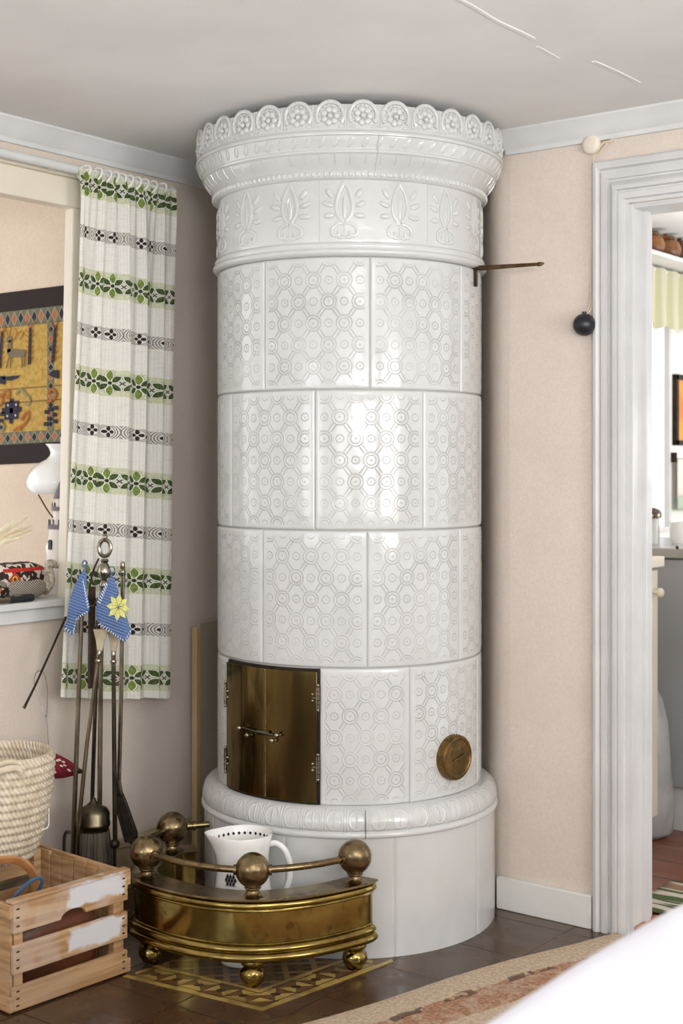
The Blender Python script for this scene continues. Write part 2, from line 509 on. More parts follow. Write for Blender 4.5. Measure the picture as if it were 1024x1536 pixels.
# right upright, out of plumb as in the old house
def upright(px_t, px_b, wid):
    x0, x1 = UL - TL - .004, UL + .006
    def vat(px): return onU(px, 600, UL).y
    lo = [(x0, vat(px_b), ZS), (x1, vat(px_b), ZS), (x1, vat(px_b) + wid, ZS), (x0, vat(px_b) + wid, ZS)]
    hi = [(x0, vat(px_t), OTOP + .02), (x1, vat(px_t), OTOP + .02), (x1, vat(px_t) + wid, OTOP + .02), (x0, vat(px_t) + wid, OTOP + .02)]
    mb.hexa(lo, hi)
upright(108, 96, .075); mb.build('window_frame', M['cream_paint'], w1, bevel=.003)
mb = MB(); mb.span((UL - TL - .004, OY0, OTOP - .01), (UL + .018, OY1 + .07, OTOP + .07)); mb.span((UL, OY0, OTOP + .07), (UL + .026, OY1 + .07, OTOP + .082)); mb.build('lintel_board', M['cream_paint'], w1, bevel=.003)
mb = MB(); mb.span((-3.30, OY0 - .05, ZS), (UL + .035, OY1 + .06, ZS + .02)); mb.build('window_sill', M['paint'], w1, bevel=.004)
mb = MB(); mb.span((UL, OY0 - .05, ZS - .036), (UL + .02, OY1 + .05, ZS)); mb.build('sill_apron', M['paint'], w1, bevel=.003)
mb = MB()
for yy in (1.5, 2.4): mb.span((-3.28, yy, 0), (-3.24, yy + .04, ZS))
mb.build('sill_support', M['paint'], w1)

# door_1: moulded casing, reveal, threshold
d1 = bpy.data.objects.new('door_1', None); COL.objects.link(d1); d1.location = (DL, VR, 0); struct(d1)
cp = [(0, 0), (0, .018), (.004, .023), (.012, .025), (.018, .022), (.021, .014), (.024, .014), (.025, .020), (.042, .022), (.043, .013), (.047, .013), (.052, .020), (.060, .026), (.068, .027), (.070, .018), (.073, .018), (.075, .022), (.088, .021), (.090, .012), (.098, .012), (.098, 0)]
W0, DO, TO = .098, -1.6236, DTOP + .119
WR = -.72 + .098
mb = MB()
mb.hexa([(DO + a, VR - d, 0) for a, d in cp], [(DO + a, VR - d, TO - a * 1.2) for a, d in cp]); mb.build('casing', M['door_paint'], d1, angle=20)
mb = MB(); mb.hexa([(DO + a, VR - d, TO - a * 1.2) for a, d in cp], [(WR - a, VR - d, TO - a * 1.2) for a, d in cp]); mb.build('head_casing', M['door_paint'], d1, angle=20)
mb = MB(); mb.hexa([(WR - a, VR - d, 0) for a, d in cp], [(WR - a, VR - d, TO - a * 1.2) for a, d in cp]); mb.build('casing', M['door_paint'], d1, angle=20)
mb = MB(); mb.span((DL - .012, VR - .008, 0), (DL + .012, VR + T + .01, DTOP)); mb.span((DL - .012, VR + .05, 0), (DL + .024, VR + .075, DTOP))
mb.span((DL, VR, DTOP - .012), (-.72, VR + T + .01, DTOP + .01)); mb.span((-.732, VR, 0), (-.71, VR + T + .01, DTOP)); mb.build('reveal', M['door_paint'], d1, bevel=.002)
M['thresh'] = mat('threshold_wood', (186, 128, 84), .4, c2=(160, 104, 66), vs=12, stretch=(.1, 1, 1))
mb = MB(); mb.span((DL + .012, VR - .005, 0), (-.73, VR + T + .02, .028)); mb.build('threshold', M['thresh'], d1, bevel=.004)

# kitchen walls beyond the doorway
UK = -2.25
KW0, KW1, KZ0, KZ1 = 4.35, 5.195, .95, 1.86
mb = MB()
mb.span((UK - .02, VR + T + .2, 0), (UK, KW0, CEIL)); mb.span((UK - .02, KW0, 0), (UK, KW1, KZ0)); mb.span((UK - .02, KW0, KZ1), (UK, KW1, CEIL)); mb.span((UK - .02, KW1, 0), (UK, 5.6, CEIL))
struct(mb.build('wall_kitchen_left', M['kwall'], smooth=False))
mb = MB(); mb.span((UK, 5.5, 0), (.2, 5.6, CEIL)); struct(mb.build('wall_kitchen_far', M['kwall'], smooth=False))
w2 = bpy.data.objects.new('window_2', None); COL.objects.link(w2); w2.location = (UK, KW0, KZ0); struct(w2)
mb = MB(); w = .022
mb.span((UK - .019, KW0, KZ0), (UK + .004, KW0 + w, KZ1)); mb.span((UK - .019, KW1 - w, KZ0), (UK + .004, KW1, KZ1)); mb.span((UK - .019, KW0, KZ0), (UK + .004, KW1, KZ0 + w)); mb.span((UK - .019, KW0, KZ1 - w), (UK + .004, KW1, KZ1)); mb.span((UK - .019, 4.70, KZ0), (UK + .002, 4.73, KZ1))
mb.build('window_frame', M['paint'], w2)
g = NT('window_glass'); tr = g.new('ShaderNodeBsdfTransparent'); gl = g.new('ShaderNodeBsdfGlossy'); gl.inputs['Roughness'].default_value = .03; mx = g.new('ShaderNodeMixShader'); mx.inputs[0].default_value = .06
g.link(tr.outputs[0], mx.inputs[1]); g.link(gl.outputs[0], mx.inputs[2]); g.link(mx.outputs[0], g.out.inputs[0]); M['glass'] = g.m
mb = MB(); mb.span((UK - .011, KW0 + w, KZ0 + w), (UK - .008, KW1 - w, KZ1 - w)); mb.build('pane', M['glass'], w2, smooth=False)
# ------------------------------------------------------------------ the tiled stove
SX, SY = (524 - 512) / FPX * 3.76, 3.76
SCN = cw(SX, SY, 0)
RB = .362
def cyl(th, r, z):
    p = SCN + CX * (math.sin(th) * r) - CY * (math.cos(th) * r); p.z = z; return p
def th_px(px, r=RB):
    k = (px - 512) / FPX
    best = min((abs((SX + r * math.sin(t)) - k * (SY - r * math.cos(t))), t) for t in [R_(-84 + i * .05) for i in range(3361)])
    return best[1]
def z_at(py, th, r=RB):
    return EYE - (py - HOR) / FPX * (SY - r * math.cos(th))
stove = thing('tile_stove', 'tall round white glazed tile stove with relief tiles standing in the room corner', 'tiled stove', (SCN.x, SCN.y, 0))
SAX = (CX, CY, UPV)
Z4, Z3, Z2, Z1, ZT = .3668, .711, 1.0551, 1.4075, 1.7400
# plinth: plain tall tiles
mb = MB()
seams = [th_px(p, .4) for p in (420, 592, 702)]
pt = []
NP = 9; t0 = seams[1]
for k in range(NP):
    a0 = t0 + 2 * PI * k / NP; a1 = t0 + 2 * PI * (k + 1) / NP
    us = [0, .012, .03] + [i / 16 for i in range(1, 16)] + [.97, .988, 1]
    vs = [0, .03, .1, .9, .97, 1]
    def f(u, v, a0=a0, a1=a1):
        e = min(u, 1 - u) * (a1 - a0) * .4
        return cyl(lerp(a0, a1, u), .3985 - .0022 * max(0, 1 - e / .004), lerp(0.0, .300, v))
    mb.grid(f, us, vs)
mb.build('plinth', M['glaze'], stove, angle=50)
# base moulding
mb = MB()
prof = [(.36, .369), (.372, .3695), (.384, .366), (.394, .358), (.4005, .346), (.4035, .333), (.404, .322), (.4025, .3165), (.399, .314), (.404, .3115), (.4065, .306), (.4065, .300), (.404, .2975), (.39, .2965)]
mb.lathe(prof, SCN, 160, axis=SAX)
mb.build('base_moulding', M['leaf'], stove, angle=50)
mb = MB()
for px in (548,): 
    a = th_px(px, .405); mb.tube([cyl(a, .4045, .368 - .0), cyl(a, .4055, .335), cyl(a, .4075, .298)], .0009, 5)
mb.build('joint_line', M['soot'], stove)
# core behind the tiles
mb = MB(); mb.lathe([(RB - .007, .33), (RB - .007, 1.78)], SCN, 96, axis=SAX); mb.build('core', M['grout'], stove)
# rows of relief tiles
def tile_row(z0, z1, angles):
    mb = MB(); edges = []
    for a0, a1 in angles:
        W = (a1 - a0) * RB; H = z1 - z0
        q = [0, .0012, .003, .006, .012]
        nu = max(4, int(W / .02))
        us = [x / W for x in q] + [lerp(.02, W - .02, i / nu) / W for i in range(nu + 1)] + [1 - x / W for x in reversed(q)]
        nv = 14
        vs = [x / H for x in q] + [lerp(.02, H - .02, i / nv) / H for i in range(nv + 1)] + [1 - x / H for x in reversed(q)]
        def f(u, v):
            e = min(min(u, 1 - u) * W, min(v, 1 - v) * H)
            s = max(0, 1 - e / .0045)
            k = max(0, min(1, (e - .006) / .02))
            return cyl(lerp(a0, a1, u), RB + .0008 * k - .0055 * s * s, lerp(z0 + .0008, z1 - .0008, v))
        n0 = len(mb.v)
        mb.grid(f, us, vs, lambda u, v: ((u - .5) * W + .039 * .0, (v - .5) * H))
        for v in vs:
            for u in us: edges.append(min(min(u, 1 - u) * W, min(v, 1 - v) * H))
    o = mb.build('tile_row', M['tile'], stove, angle=60, recalc=False)
    at = o.data.attributes.new('edge', 'FLOAT', 'POINT'); at.data.foreach_set('value', edges)
    return o
def ring8(px):
    t = th_px(px); return [(t + k * PI / 4, t + (k + 1) * PI / 4) for k in range(8)]
tile_row(Z1, ZT, ring8(555)); tile_row(Z2, Z1, ring8(472)); tile_row(Z3, Z2, ring8(551))
TL_, TR_, TM_ = th_px(343), th_px(479), th_px(400)
s1 = th_px(615); lst = [(TR_, s1)]; a = s1
while a + PI / 4 < TL_ + 2 * PI - .15: lst.append((a, a + PI / 4)); a += PI / 4
lst.append((a, TL_ + 2 * PI))
tile_row(Z4, Z3, lst)
# frieze
mb = MB(); mb.lathe([(RB - .004, 1.770), (RB - .001, 1.774), (RB, 1.780), (RB, 1.928), (RB - .002, 1.936)], SCN, 160, axis=SAX)
mb.build('frieze', M['glaze'], stove, angle=50)
mb = MB(); mb.lathe([(.355, 1.740), (.366, 1.7405), (.3745, 1.7455), (.376, 1.751), (.3735, 1.7565), (.3685, 1.759), (.371, 1.7635), (.3705, 1.770), (.367, 1.7745), (.355, 1.776)], SCN, 160, axis=SAX)
mb.build('frieze_ring', M['glaze'], stove, angle=60)
def fx(th0, z0, r, k=1.0):         # flat ornament coordinates -> stove surface
    def g(p): return cyl(th0 + p[0] * k / r, r + p[2], z0 + p[1] * k)
    return g
def motif(mb, th0, z0, hi):
    mb.xf = fx(th0, z0, RB, 1.18)
    for s in (-1, 1):
        # pointed bud
        mb.tube(catmull([(0, .058, 0), (s * .010, .040, .001), (s * .017, .012, .001), (s * .014, -.010, .001), (s * .003, -.026, 0)], 5), .0040, 6, flat=(1, 1))
        if hi:
            mb.tube(catmull([(0, .034, 0), (s * .006, .015, .0), (0, -.012, 0)], 4), .002, 5)
        # side leaves
        for k, (x, y, ang, l) in enumerate(((.028, .030, .9, .022), (.030, .010, .35, .022), (.027, -.012, -.1, .022))):
            d = Vector((s * math.sin(PI / 2 - ang) , math.sin(ang), 0))
            c = Vector((s * x, y, 0)); mb.sphere(c + d * l * .25, (l * .6, .0062, .0042), 10, 6, axes=(d, Vector((-d.y, d.x, 0)), (0, 0, 1)))
        # scrolls under the bud
        mb.tube(catmull([(s * .003, -.028, 0), (s * .014, -.030, .001), (s * .026, -.040, .001), (s * .024, -.054, .001), (s * .013, -.054, .001), (s * .012, -.045, .001)], 5), .0038, 6)
        mb.sphere((s * .008, -.058, 0), (.009, .0045, .003), 8, 6)
    mb.sphere((0, .004, 0), (.005, .026, .003), 10, 8)
    mb.tube([(0, -.028, 0), (0, -.06, 0)], .0024, 6)
tf = th_px(516.5)
for k in range(16):
    mb = MB(); motif(mb, tf + k * PI / 8, 1.856, k % 2); mb.build('frieze_motif', M['glaze'], stove, angle=60)
for k in range(8):
    mb = MB(); t = th_px(479) + k * PI / 4; mb.tube([cyl(t, RB, 1.778), cyl(t, RB, 1.932)], .0010, 5); mb.build('joint_line', M['grout'], stove)
# cornice
mb = MB()
prof = [(.345, 1.930), (.3665, 1.931), (.3735, 1.936), (.3755, 1.943), (.3735, 1.950), (.3705, 1.953), (.3735, 1.956), (.381, 1.966), (.3905, 1.975), (.3965, 1.984), (.3985, 1.9885), (.4035, 1.990), (.405, 1.9945), (.4025, 1.998), (.4035, 2.001), (.4105, 2.013), (.4155, 2.024), (.4165, 2.028), (.421, 2.0295), (.4225, 2.034), (.4205, 2.0385), (.4155, 2.041), (.4135, 2.046), (.4135, 2.105), (.405, 2.109), (.34, 2.109)]
mb.lathe(prof, SCN, 192, axis=SAX)
mb.build('cornice', M['glaze'], stove, angle=50)
mb = MB()
for k in range(150):         # bead row
    mb.sphere(cyl(2 * PI * k / 150, .3745, 1.943), (.0056, .0044, .0068), 7, 5, axes=(cyl(2 * PI * k / 150 + PI / 2, 1, 0) - SCN, cyl(2 * PI * k / 150, 1, 0) - SCN, UPV))
mb.build('bead_row', M['glaze'], stove)
mb = MB()
for k in range(64):          # flutes on the lower band, leaves on the upper band
    t = 2 * PI * k / 64
    mb.tube([cyl(t, .3815, 1.965), cyl(t, .3925, 1.9765), cyl(t, .3985, 1.987)], .0011, 5)
for k in range(72):
    t = 2 * PI * k / 72
    mb.xf = None
    tn = (cyl(t + PI / 2, 1, 0) - SCN); rd = cyl(t, 1, 0) - SCN
    ax2 = (UPV * .8 + rd * .45 + tn * .45).normalized(); n2 = (rd - ax2 * rd.dot(ax2)).normalized()
    mb.sphere(cyl(t, .4105, 2.0135), (.0165, .0075, .0026), 8, 6, axes=(ax2, n2.cross(ax2), n2))
mb.build('cornice_relief', M['glaze'], stove, angle=60)
# crown of rosettes
NR = 32; tr0 = th_px(545, .42); RC = .4135
for k in range(NR):
    mb = MB(); mb.xf = fx(tr0 + 2 * PI * k / NR, 2.0765, RC)
    arch = [(.0335 * math.cos(a), .0335 * math.sin(a) + .002, .002) for a in [R_(-35 + i * 250 / 16) for i in range(17)]]
    mb.tube(arch, .0052, 7)
    for j in range(7):
        a = 2 * PI * j / 7; mb.sphere((.0165 * math.cos(a), .0165 * math.sin(a), .001), (.0088, .0088, .0055), 9, 6)
    for j in range(10):
        a = R_(-20 + 220 * j / 9); mb.sphere((.0262 * math.cos(a), .0262 * math.sin(a), .001), (.0036, .0036, .0036), 6, 4)
    mb.sphere((0, 0, .004), (.0068, .0068, .0062), 10, 6)
    # backing plate that gives the scalloped top edge
    bp = [(.037 * math.cos(a), .035 * math.sin(a) + .002) for a in [R_(i * 180 / 12) for i in range(13)]] + [(-.034, -.03), (.034, -.03)]
    mb.hexa([(x, y, -.010) for x, y in bp], [(x, y, .0005) for x, y in bp])
    for s in (-1, 1): mb.tube([(.0405 + s * .0032, -.028, 0), (.0405 + s * .0032, .027, 0)], .0028, 6)
    for s in (-1, 1): mb.sphere((s * .026, -.026, 0), (.008, .004, .004), 7, 5)
    mb.build('rosette', M['glaze'], stove, angle=50)
mb = MB()
for z0, z1, r in ((1.956, 2.0, .404), ):
    t = th_px(567, .41); mb.tube([cyl(t, .3745, 1.953), cyl(t, .3995, 1.987), cyl(t, .4062, 1.994), cyl(t, .4175, 2.027), cyl(t, .4237, 2.034)], .0010, 5)
mb.build('joint_line', M['grout'], stove)

# brass fire doors
fd = MB()
def patch(mb, a0, a1, z0, z1, r0, r1, n=16):
    lo = []; 
    for k in range(n + 1):
        t = lerp(a0, a1, k / n); lo.append((t))
    ids = [[mb.vert(cyl(t, r, z)) for t in lo] for r, z in ((r0, z0), (r1, z0), (r1, z1), (r0, z1))]
    for j in range(4):
        A, B = ids[j], ids[(j + 1) % 4]
        for i in range(n): mb.face((A[i], A[i + 1], B[i + 1], B[i]))
    mb.face([ids[j][0] for j in range(4)]); mb.face([ids[j][n] for j in reversed(range(4))])
patch(fd, TL_, TR_, Z4 + .002, Z3 - .002, RB - .006, RB + .0015)
fr = fd.build('door_frame', M['black_iron'], stove, angle=40, bevel=.0008)
dm = .011
for (a0, a1, sgn) in ((TL_ + dm * .4, TM_ - .001, -1), (TM_ + .001, TR_ - dm * 1.2, 1)):
    mb = MB(); patch(mb, a0, a1, Z4 + .008, Z3 - .009, RB + .002, RB + .0075, 20)
    # raised bead on the free edge
    dl = mb.build('fire_door', M['brass_door'], stove, angle=40, bevel=.001)
    dl['label'] = 'left brass leaf of the fire door' if sgn < 0 else 'right brass leaf of the fire door'
    mb = MB(); e = a1 - .004 if sgn < 0 else a0 + .004
    mb.tube([cyl(e, RB + .008, Z4 + .012), cyl(e, RB + .008, Z3 - .014)], .0016, 6); mb.build('edge_bead', M['brass_dull'], dl)
    e = a0 - .012 if sgn < 0 else a1 + .006
    for py in ((1040, 1139) if sgn < 0 else (1046, 1150)):
        z = z_at(py, e); mb = MB()
        for k in range(5):
            mb.tube([cyl(e, RB + .008, z - .027 + k * .011), cyl(e, RB + .008, z - .0175 + k * .011)], .0052 if k % 2 else .0046, 10)
        mb.sphere(cyl(e, RB + .008, z + .031), .0048, 8, 6); mb.sphere(cyl(e, RB + .008, z - .031), .0048, 8, 6)
        ii = e + sgn * -.036
        for dz in (-.008, .008): mb.sphere(cyl(ii, RB + .008, z + dz), .0042, 8, 6)
        mb.tube([cyl(e, RB + .0085, z), cyl(ii, RB + .0085, z)], .0035, 6)
        mb.build('hinge', M['rod_steel'], dl)
mb = MB()
def dp(px, py, r): 
    t = th_px(px); return cyl(t, r, z_at(py, t, r))
mb.tube([dp(372, 1092, RB + .012), dp(388, 1097, RB + .013), dp(415, 1103, RB + .012)], .0034, 8)
mb.tube([dp(390, 1098, RB + .011), dp(408, 1100, RB + .011)], .006, 8, flat=(1, .6))
mb.build('latch', M['dark_steel'], stove)
for px, py in ((368, 1092), (379, 1103), (421, 1103), (414, 1111)):
    mb = MB(); p0 = dp(px, py, RB + .006); p1 = dp(px, py, RB + .017)
    mb.tube([p0, p1], .003, 8); mb.sphere(dp(px, py, RB + .02), .0066, 14, 10); mb.build('knob', M['rod_steel'], stove)

# round soot hatch
th = th_px(677); zc = z_at(1135, th); n_ = (cyl(th, 1, 0) - SCN); tx = UPV.cross(n_).normalized()
mb = MB(); c = cyl(th, RB - .012, zc)
mb.lathe([(.0, .0), (.0545, 0), (.0565, .006), (.0575, .012), (.0565, .02), (.0575, .024), (.0575, .031), (.055, .0345), (.050, .035), (.0475, .033), (.044, .033), (.02, .0345), (0, .035)], c, 48, axis=(tx, UPV, n_))
sh = mb.build('soot_hatch', M['brass_hatch'], stove, angle=40); sh['label'] = 'round brass soot hatch'
mb = MB()
for k in range(36):
    a = 2 * PI * k / 36; mb.sphere(c + tx * .0575 * math.cos(a) + UPV * .0575 * math.sin(a) + n_ * .0215, .0022, 6, 4)
mb.build('hatch_rim', M['brass_hatch'], sh)
mb = MB()
mb.tube([c + tx * -.02 + n_ * .0345 + UPV * -.004, c + tx * .0 + n_ * .0375, c + tx * .022 + n_ * .0345 + UPV * .006], .003, 6)
mb.build('hatch_bar', M['brass_hatch'], sh)
# damper lever
th = th_px(711); mb = MB()
p0 = cyl(th, RB + .001, z_at(394, th)); p1 = cyl(th, RB + .001, z_at(430, th)); n_ = cyl(th, 1, 0) - SCN; tx = UPV.cross(n_)
mb.box((p0 + p1) / 2, (.013, .014, (p0 - p1).z), axes=(tx, n_, UPV))
mb.build('damper_slot', M['black_iron'], stove, bevel=.001)
mb = MB(); b0 = cyl(th, RB + .0, z_at(403, th)); tip = P(811, 396, 3.52); 
kn = cyl(th, RB + .014, z_at(403, th) + .0005); mb.tube([b0, kn], .005, 8); mb.tube([kn, lerp(kn, tip, .1), lerp(kn, tip, .93), tip], [.0075, .0065, .0042, .0042], 8, flat=(1, .5))
mb.tube([lerp(kn, tip, .93), lerp(kn, tip, .97), tip, P(816, 395, 3.52)], [.004, .0062, .005, .002], 8, flat=(1, .6))
M['bronze'] = mat('dark_bronze', (96, 76, 50), .4, .9, c2=(70, 54, 36), vs=30)
mb.build('damper_lever', M['bronze'], stove)
# ------------------------------------------------------------------ brass fender on the hearth
def c3(q, z=0): return cw(q[0], q[1], z)
M['jug'] = mat('white_porcelain', (240, 239, 236), .12, coat=.4)
M['ink'] = mat('black_pattern', (30, 28, 30), .3)
KF = .993
FA, FB, FC, FD = [(a * KF, b * KF) for a, b in ((.0325, 3.32), (-.209, 3.21), (-.48, 3.36), (-.4455, 3.585))]
ctl = [(.058, 3.330), FA, (-.08, 3.222), FB, (-.345, 3.226), FC, (-.489, 3.446), FD, (-.380, 3.582)]
path = catmull([Vector((a, b, 0)) for a, b in ctl], 14)
fen = thing('fender', 'curved brass hearth fender with ball finials standing in front of the white stove', 'fender', c3((-.21, 3.35)))
def sweep(mb, prof, pth):
    rings = []
    for i, p in enumerate(pth):
        t = (pth[min(i + 1, len(pth) - 1)] - pth[max(i - 1, 0)]).normalized()
        n = Vector((-t.y, t.x, 0))          # outward (path runs right to left)
        n = n if True else -n
        rings.append([mb.vert(c3((p.x + n.x * o, p.y + n.y * o), z)) for o, z in prof])
    N = len(prof)
    for a, b in zip(rings, rings[1:]):
        for k in range(N):
            j = (k + 1) % N; mb.face((a[k], a[j], b[j], b[k]))
    mb.face(rings[0]); mb.face(list(reversed(rings[-1])))
# direction check: outward must point towards the viewer at ball B
_t = (path[len(path) // 3 + 1] - path[len(path) // 3]).normalized()
SG = 1 if (-_t.y * 0 + _t.x) * 1 < 0 else -1
def sw(prof): return [(o * SG, z) for o, z in prof]
# path runs right->left so t=(-1,0): n = (-t.y,t.x) = (0,-1): towards the viewer
mb = MB(); sweep(mb, sw([(-.036, .2125), (.034, .2125), (.0375, .2095), (.034, .2065), (.012, .2065), (-.036, .2085)]), path)
mb.build('top_flange', M['brass_dull'], fen, angle=40)
mb = MB(); sweep(mb, sw([(.012, .2065), (.028, .2065), (.0265, .203), (.031, .199), (.0325, .1925), (.031, .188), (.0265, .1855), (.024, .184), (.0255, .1815), (.024, .179), (.021, .1775), (.012, .1775)]), path)
mb.build('upper_moulding', M['brass'], fen, angle=60)
mb = MB(); sweep(mb, sw([(.012, .1775), (.0205, .1775), (.0205, .107), (.012, .107)]), path)
mb.build('fascia', M['brass'], fen, angle=40)
mb = MB(); sweep(mb, sw([(.012, .107), (.0215, .107), (.0235, .1045), (.0215, .102), (.0265, .1), (.031, .095), (.0315, .09), (.029, .0855), (.0265, .084), (.033, .081), (.0365, .0755), (.036, .069), (.031, .0645), (.012, .0645)]), path)
mb.build('lower_moulding', M['brass'], fen, angle=60)
BZ, BRD = .2715, .041
for q in (FA, FB, FC, FD):
    mb = MB(); b = c3(q, 0)
    mb.lathe([(0, .209), (.031, .209), (.032, .2125), (.027, .2135), (.021, .216), (.016, .2205), (.0145, .225), (.018, .228), (.02, .231), (.018, .2345), (.012, .237), (0, .237)], b, 28)
    mb.build('pedestal', M['brass_dull'], fen, angle=50)
    mb = MB()
    mb.lathe([(0, BZ - BRD)] + [(BRD * math.sin(a), BZ - BRD * math.cos(a)) for a in [PI * i / 20 for i in range(1, 10)]] + [(BRD - .0006, BZ - .0012), (BRD - .0006, BZ + .0012)] + [(BRD * math.sin(a), BZ - BRD * math.cos(a)) for a in [PI * i / 20 for i in range(11, 20)]] + [(0, BZ + BRD)], b, 36)
    mb.build('ball_finial', M['brass_dull'], fen, angle=60)
def near(q): return min(range(len(path)), key=lambda i: (path[i].x - q[0]) ** 2 + (path[i].y - q[1]) ** 2)
idx = [near(q) for q in (FA, FB, FC, FD)] + [len(path) - 1]
for a, b in zip(idx, idx[1:]):
    seg = [c3((p.x, p.y), BZ) for p in path[a:b + 1]]
    if b == len(path) - 1: seg = [c3(FD, BZ), c3((-.349, 3.593), BZ)]
    mb = MB(); mb.tube(seg, .0085, 10)
    L = len(seg)
    for e, f_ in ((seg[0], seg[1]), (seg[-1], seg[-2])):
        d = (f_ - e).normalized(); mb.tube([e + d * (BRD - .003), e + d * (BRD + .004)], .0125, 12)
    mb.build('rail', M['brass_dull'], fen, angle=50)
FEET = [FA, FB, (FC[0] + .012, FC[1] - .004), FD]
for q in FEET:
    mb = MB(); mb.lathe([(0, .002), (.016, .002), (.02, .006), (.0285, .018), (.031, .028), (.029, .039), (.021, .047), (.018, .05), (.027, .053), (.029, .058), (.026, .0645), (0, .0645)], c3(q), 24)
    mb.build('foot', M['brass'], fen, angle=50)

# patterned hearth plate
def hearth_mat():
    n = NT('patterned_hearth_lino'); b = n.b
    a, h = n.uv()
    gold, brown, dark = lin((176, 148, 78)), lin((104, 70, 38)), lin((52, 38, 26))
    def band(a, h, inner):
        # squares .062 wide with bow-ties, between two gold lines
        x = n.E('mod(a,0.064)-0.032', a=a); y = n.E('h-0.05', h=h)
        bow = n.E('(abs(y)<abs(x)*0.85)', x=x, y=y)
        odd = n.E('mod(floor(a/0.064),2)', a=a)
        m = n.E('abs(bow-odd)', bow=bow, odd=odd)
        c = n.mix(m, brown, gold)
        c = n.mix(n.E('hyp(x,y)<0.011', x=x, y=y), c, dark)
        c = n.mix(n.E('max(abs(x)>0.0295,ridge(abs(y)-0.031,0.003)>0.3)', x=x, y=y), c, dark)
        return c
    inside = n.E('min(a,h)', a=a, h=h)
    swap = n.E('a<h', a=a, h=h)
    aa = n.E('max(a,h)', a=a, h=h)
    c = band(aa, inside, None)
    x2 = n.E('mod(a+h,0.09)-0.045', a=a, h=h); y2 = n.E('mod(a-h,0.09)-0.045', a=a, h=h)
    inn = n.mix(n.E('max(abs(x2)<0.009,abs(y2)<0.009)', x2=x2, y2=y2), dark, brown)
    inn = n.mix(n.E('max(abs(x2),abs(y2))>0.036', x2=x2, y2=y2), inn, lin((128, 104, 58)))
    c = n.mix(n.E('i>0.09', i=inside), c, inn)
    c = n.mix(n.E('max((i<0.013),(abs(i-0.094)<0.005))', i=inside), c, gold)
    c = n.mix(n.E('f*0.55', f=n.ramp(n.noise(14, 4), .45, .65)), c, lin((84, 64, 42)))
    n.link(c, b.inputs['Base Color']); b.inputs['Roughness'].default_value = .28
    return n.m
M['hearth'] = hearth_mat()
K1 = Vector((-.1767, 3.040)); K2 = Vector((-.520, 3.244)); K3 = Vector((.1275, 3.342))
K1, K2, K3 = [Vector((q.x, q.y)) for q in (K1, K2, K3)]
pl = [K1, K3]
a0 = math.atan2(.215 - .02, -(K3.y - 3.76) + .0)
ang = [R_(q) for q in range(14, -58, -6)]
arc = [Vector((SX + .412 * math.sin(a), SY - .412 * math.cos(a))) for a in ang]
pl = [K1, K3] + arc + [K2 + (Vector((.302, .3045)).normalized() * .33), K2]
e1_ = (K3 - K1).normalized(); e2_ = (K2 - K1).normalized(); det = e1_.x * e2_.y - e1_.y * e2_.x
def kuv(p):
    q = p - K1; return ((q.x * e2_.y - q.y * e2_.x) / det, (e1_.x * q.y - e1_.y * q.x) / det)
mb = MB(); zt = .002
top = [mb.vert(c3(p, zt)) for p in pl]; bot = [mb.vert(c3(p, .0002)) for p in pl]
mb.face(top, [kuv(p) for p in pl]); mb.face(list(reversed(bot)), [kuv(p) for p in reversed(pl)])
for i in range(len(pl)):
    j = (i + 1) % len(pl); mb.face((bot[i], bot[j], top[j], top[i]), [(0, 0)] * 4)
o = mb.build('hearth_mat', M['hearth'], smooth=False); tag(o, 'gold and brown geometric patterned hearth mat under the brass fender', 'hearth mat')

# porcelain jug between fender and stove
JX, JY = -.2420, 3.345
jug = thing('jug', 'white porcelain jug with black diamond pattern standing between fender and stove', 'jug', c3((JX, JY)))
jc = c3((JX, JY))
def jf(t, r, z):     # pouring lip on the left
    k = max(0, (z - .235) / .08); d = math.atan2(math.sin(t - PI), math.cos(t - PI))
    return .022 * k * k * math.exp(-(d / .42) ** 2)
prof = [(0, .003), (.05, .002), (.056, .005), (.058, .012), (.066, .04), (.074, .085), (.0755, .12), (.072, .165), (.066, .205), (.063, .235), (.0645, .265), (.069, .295), (.0725, .314), (.0715, .317), (.0685, .314), (.065, .295), (.0605, .265), (.0595, .235), (.062, .2), (.068, .16), (.0705, .12), (.069, .085), (.05, .02), (0, .015)]
mb = MB(); mb.lathe(prof, jc, 56, axis=(CX, CY, UPV), rfun=jf); mb.build('body', M['jug'], jug, angle=70)
def jp(t, r, z): return jc + CX * (r + jf(t, r, z)) * math.cos(t) + CY * (r + jf(t, r, z)) * math.sin(t) + UPV * z
mb = MB(); hp = [jp(0, .066, .288), jp(0, .083, .290), jp(0, .104, .272), jp(0, .116, .235), jp(0, .112, .19), jp(0, .094, .155), jp(0, .073, .135)]
mb.tube(catmull([p - CY * .0 for p in hp], 6), .0075, 10, flat=(1, .8)); mb.build('handle', M['jug'], jug, angle=70)
mb = MB()
def dia(t, r, z, w, h, inn):
    n_ = (CX * math.cos(t) + CY * math.sin(t)) * (-1 if inn else 1); tx = UPV.cross(n_)
    c = jp(t, r, z) + n_ * .0008
    mb.prism([c + tx * w, c + UPV * h, c - tx * w, c - UPV * h], n_ * -.0012)
for k in range(13): dia(R_(15 + k * 12.5), .0655, .2985, .0042, .0045, True)
o = mb.build('rim_dots', M['ink'], jug, smooth=False); o['label'] = 'row of black dots inside the rim'
mb = MB(); tm = R_(-113)
for i in range(-2, 3):
    for j in range(-2, 3):
        if abs(i + j) > 2 or abs(i - j) > 3: continue
        dia(tm + (i - j) * .062, .0655, .208 + (i + j) * .0088, .0037, .0070, False)
o = mb.build('diamond_motif', M['ink'], jug, smooth=False); o['label'] = 'black diamond motif'

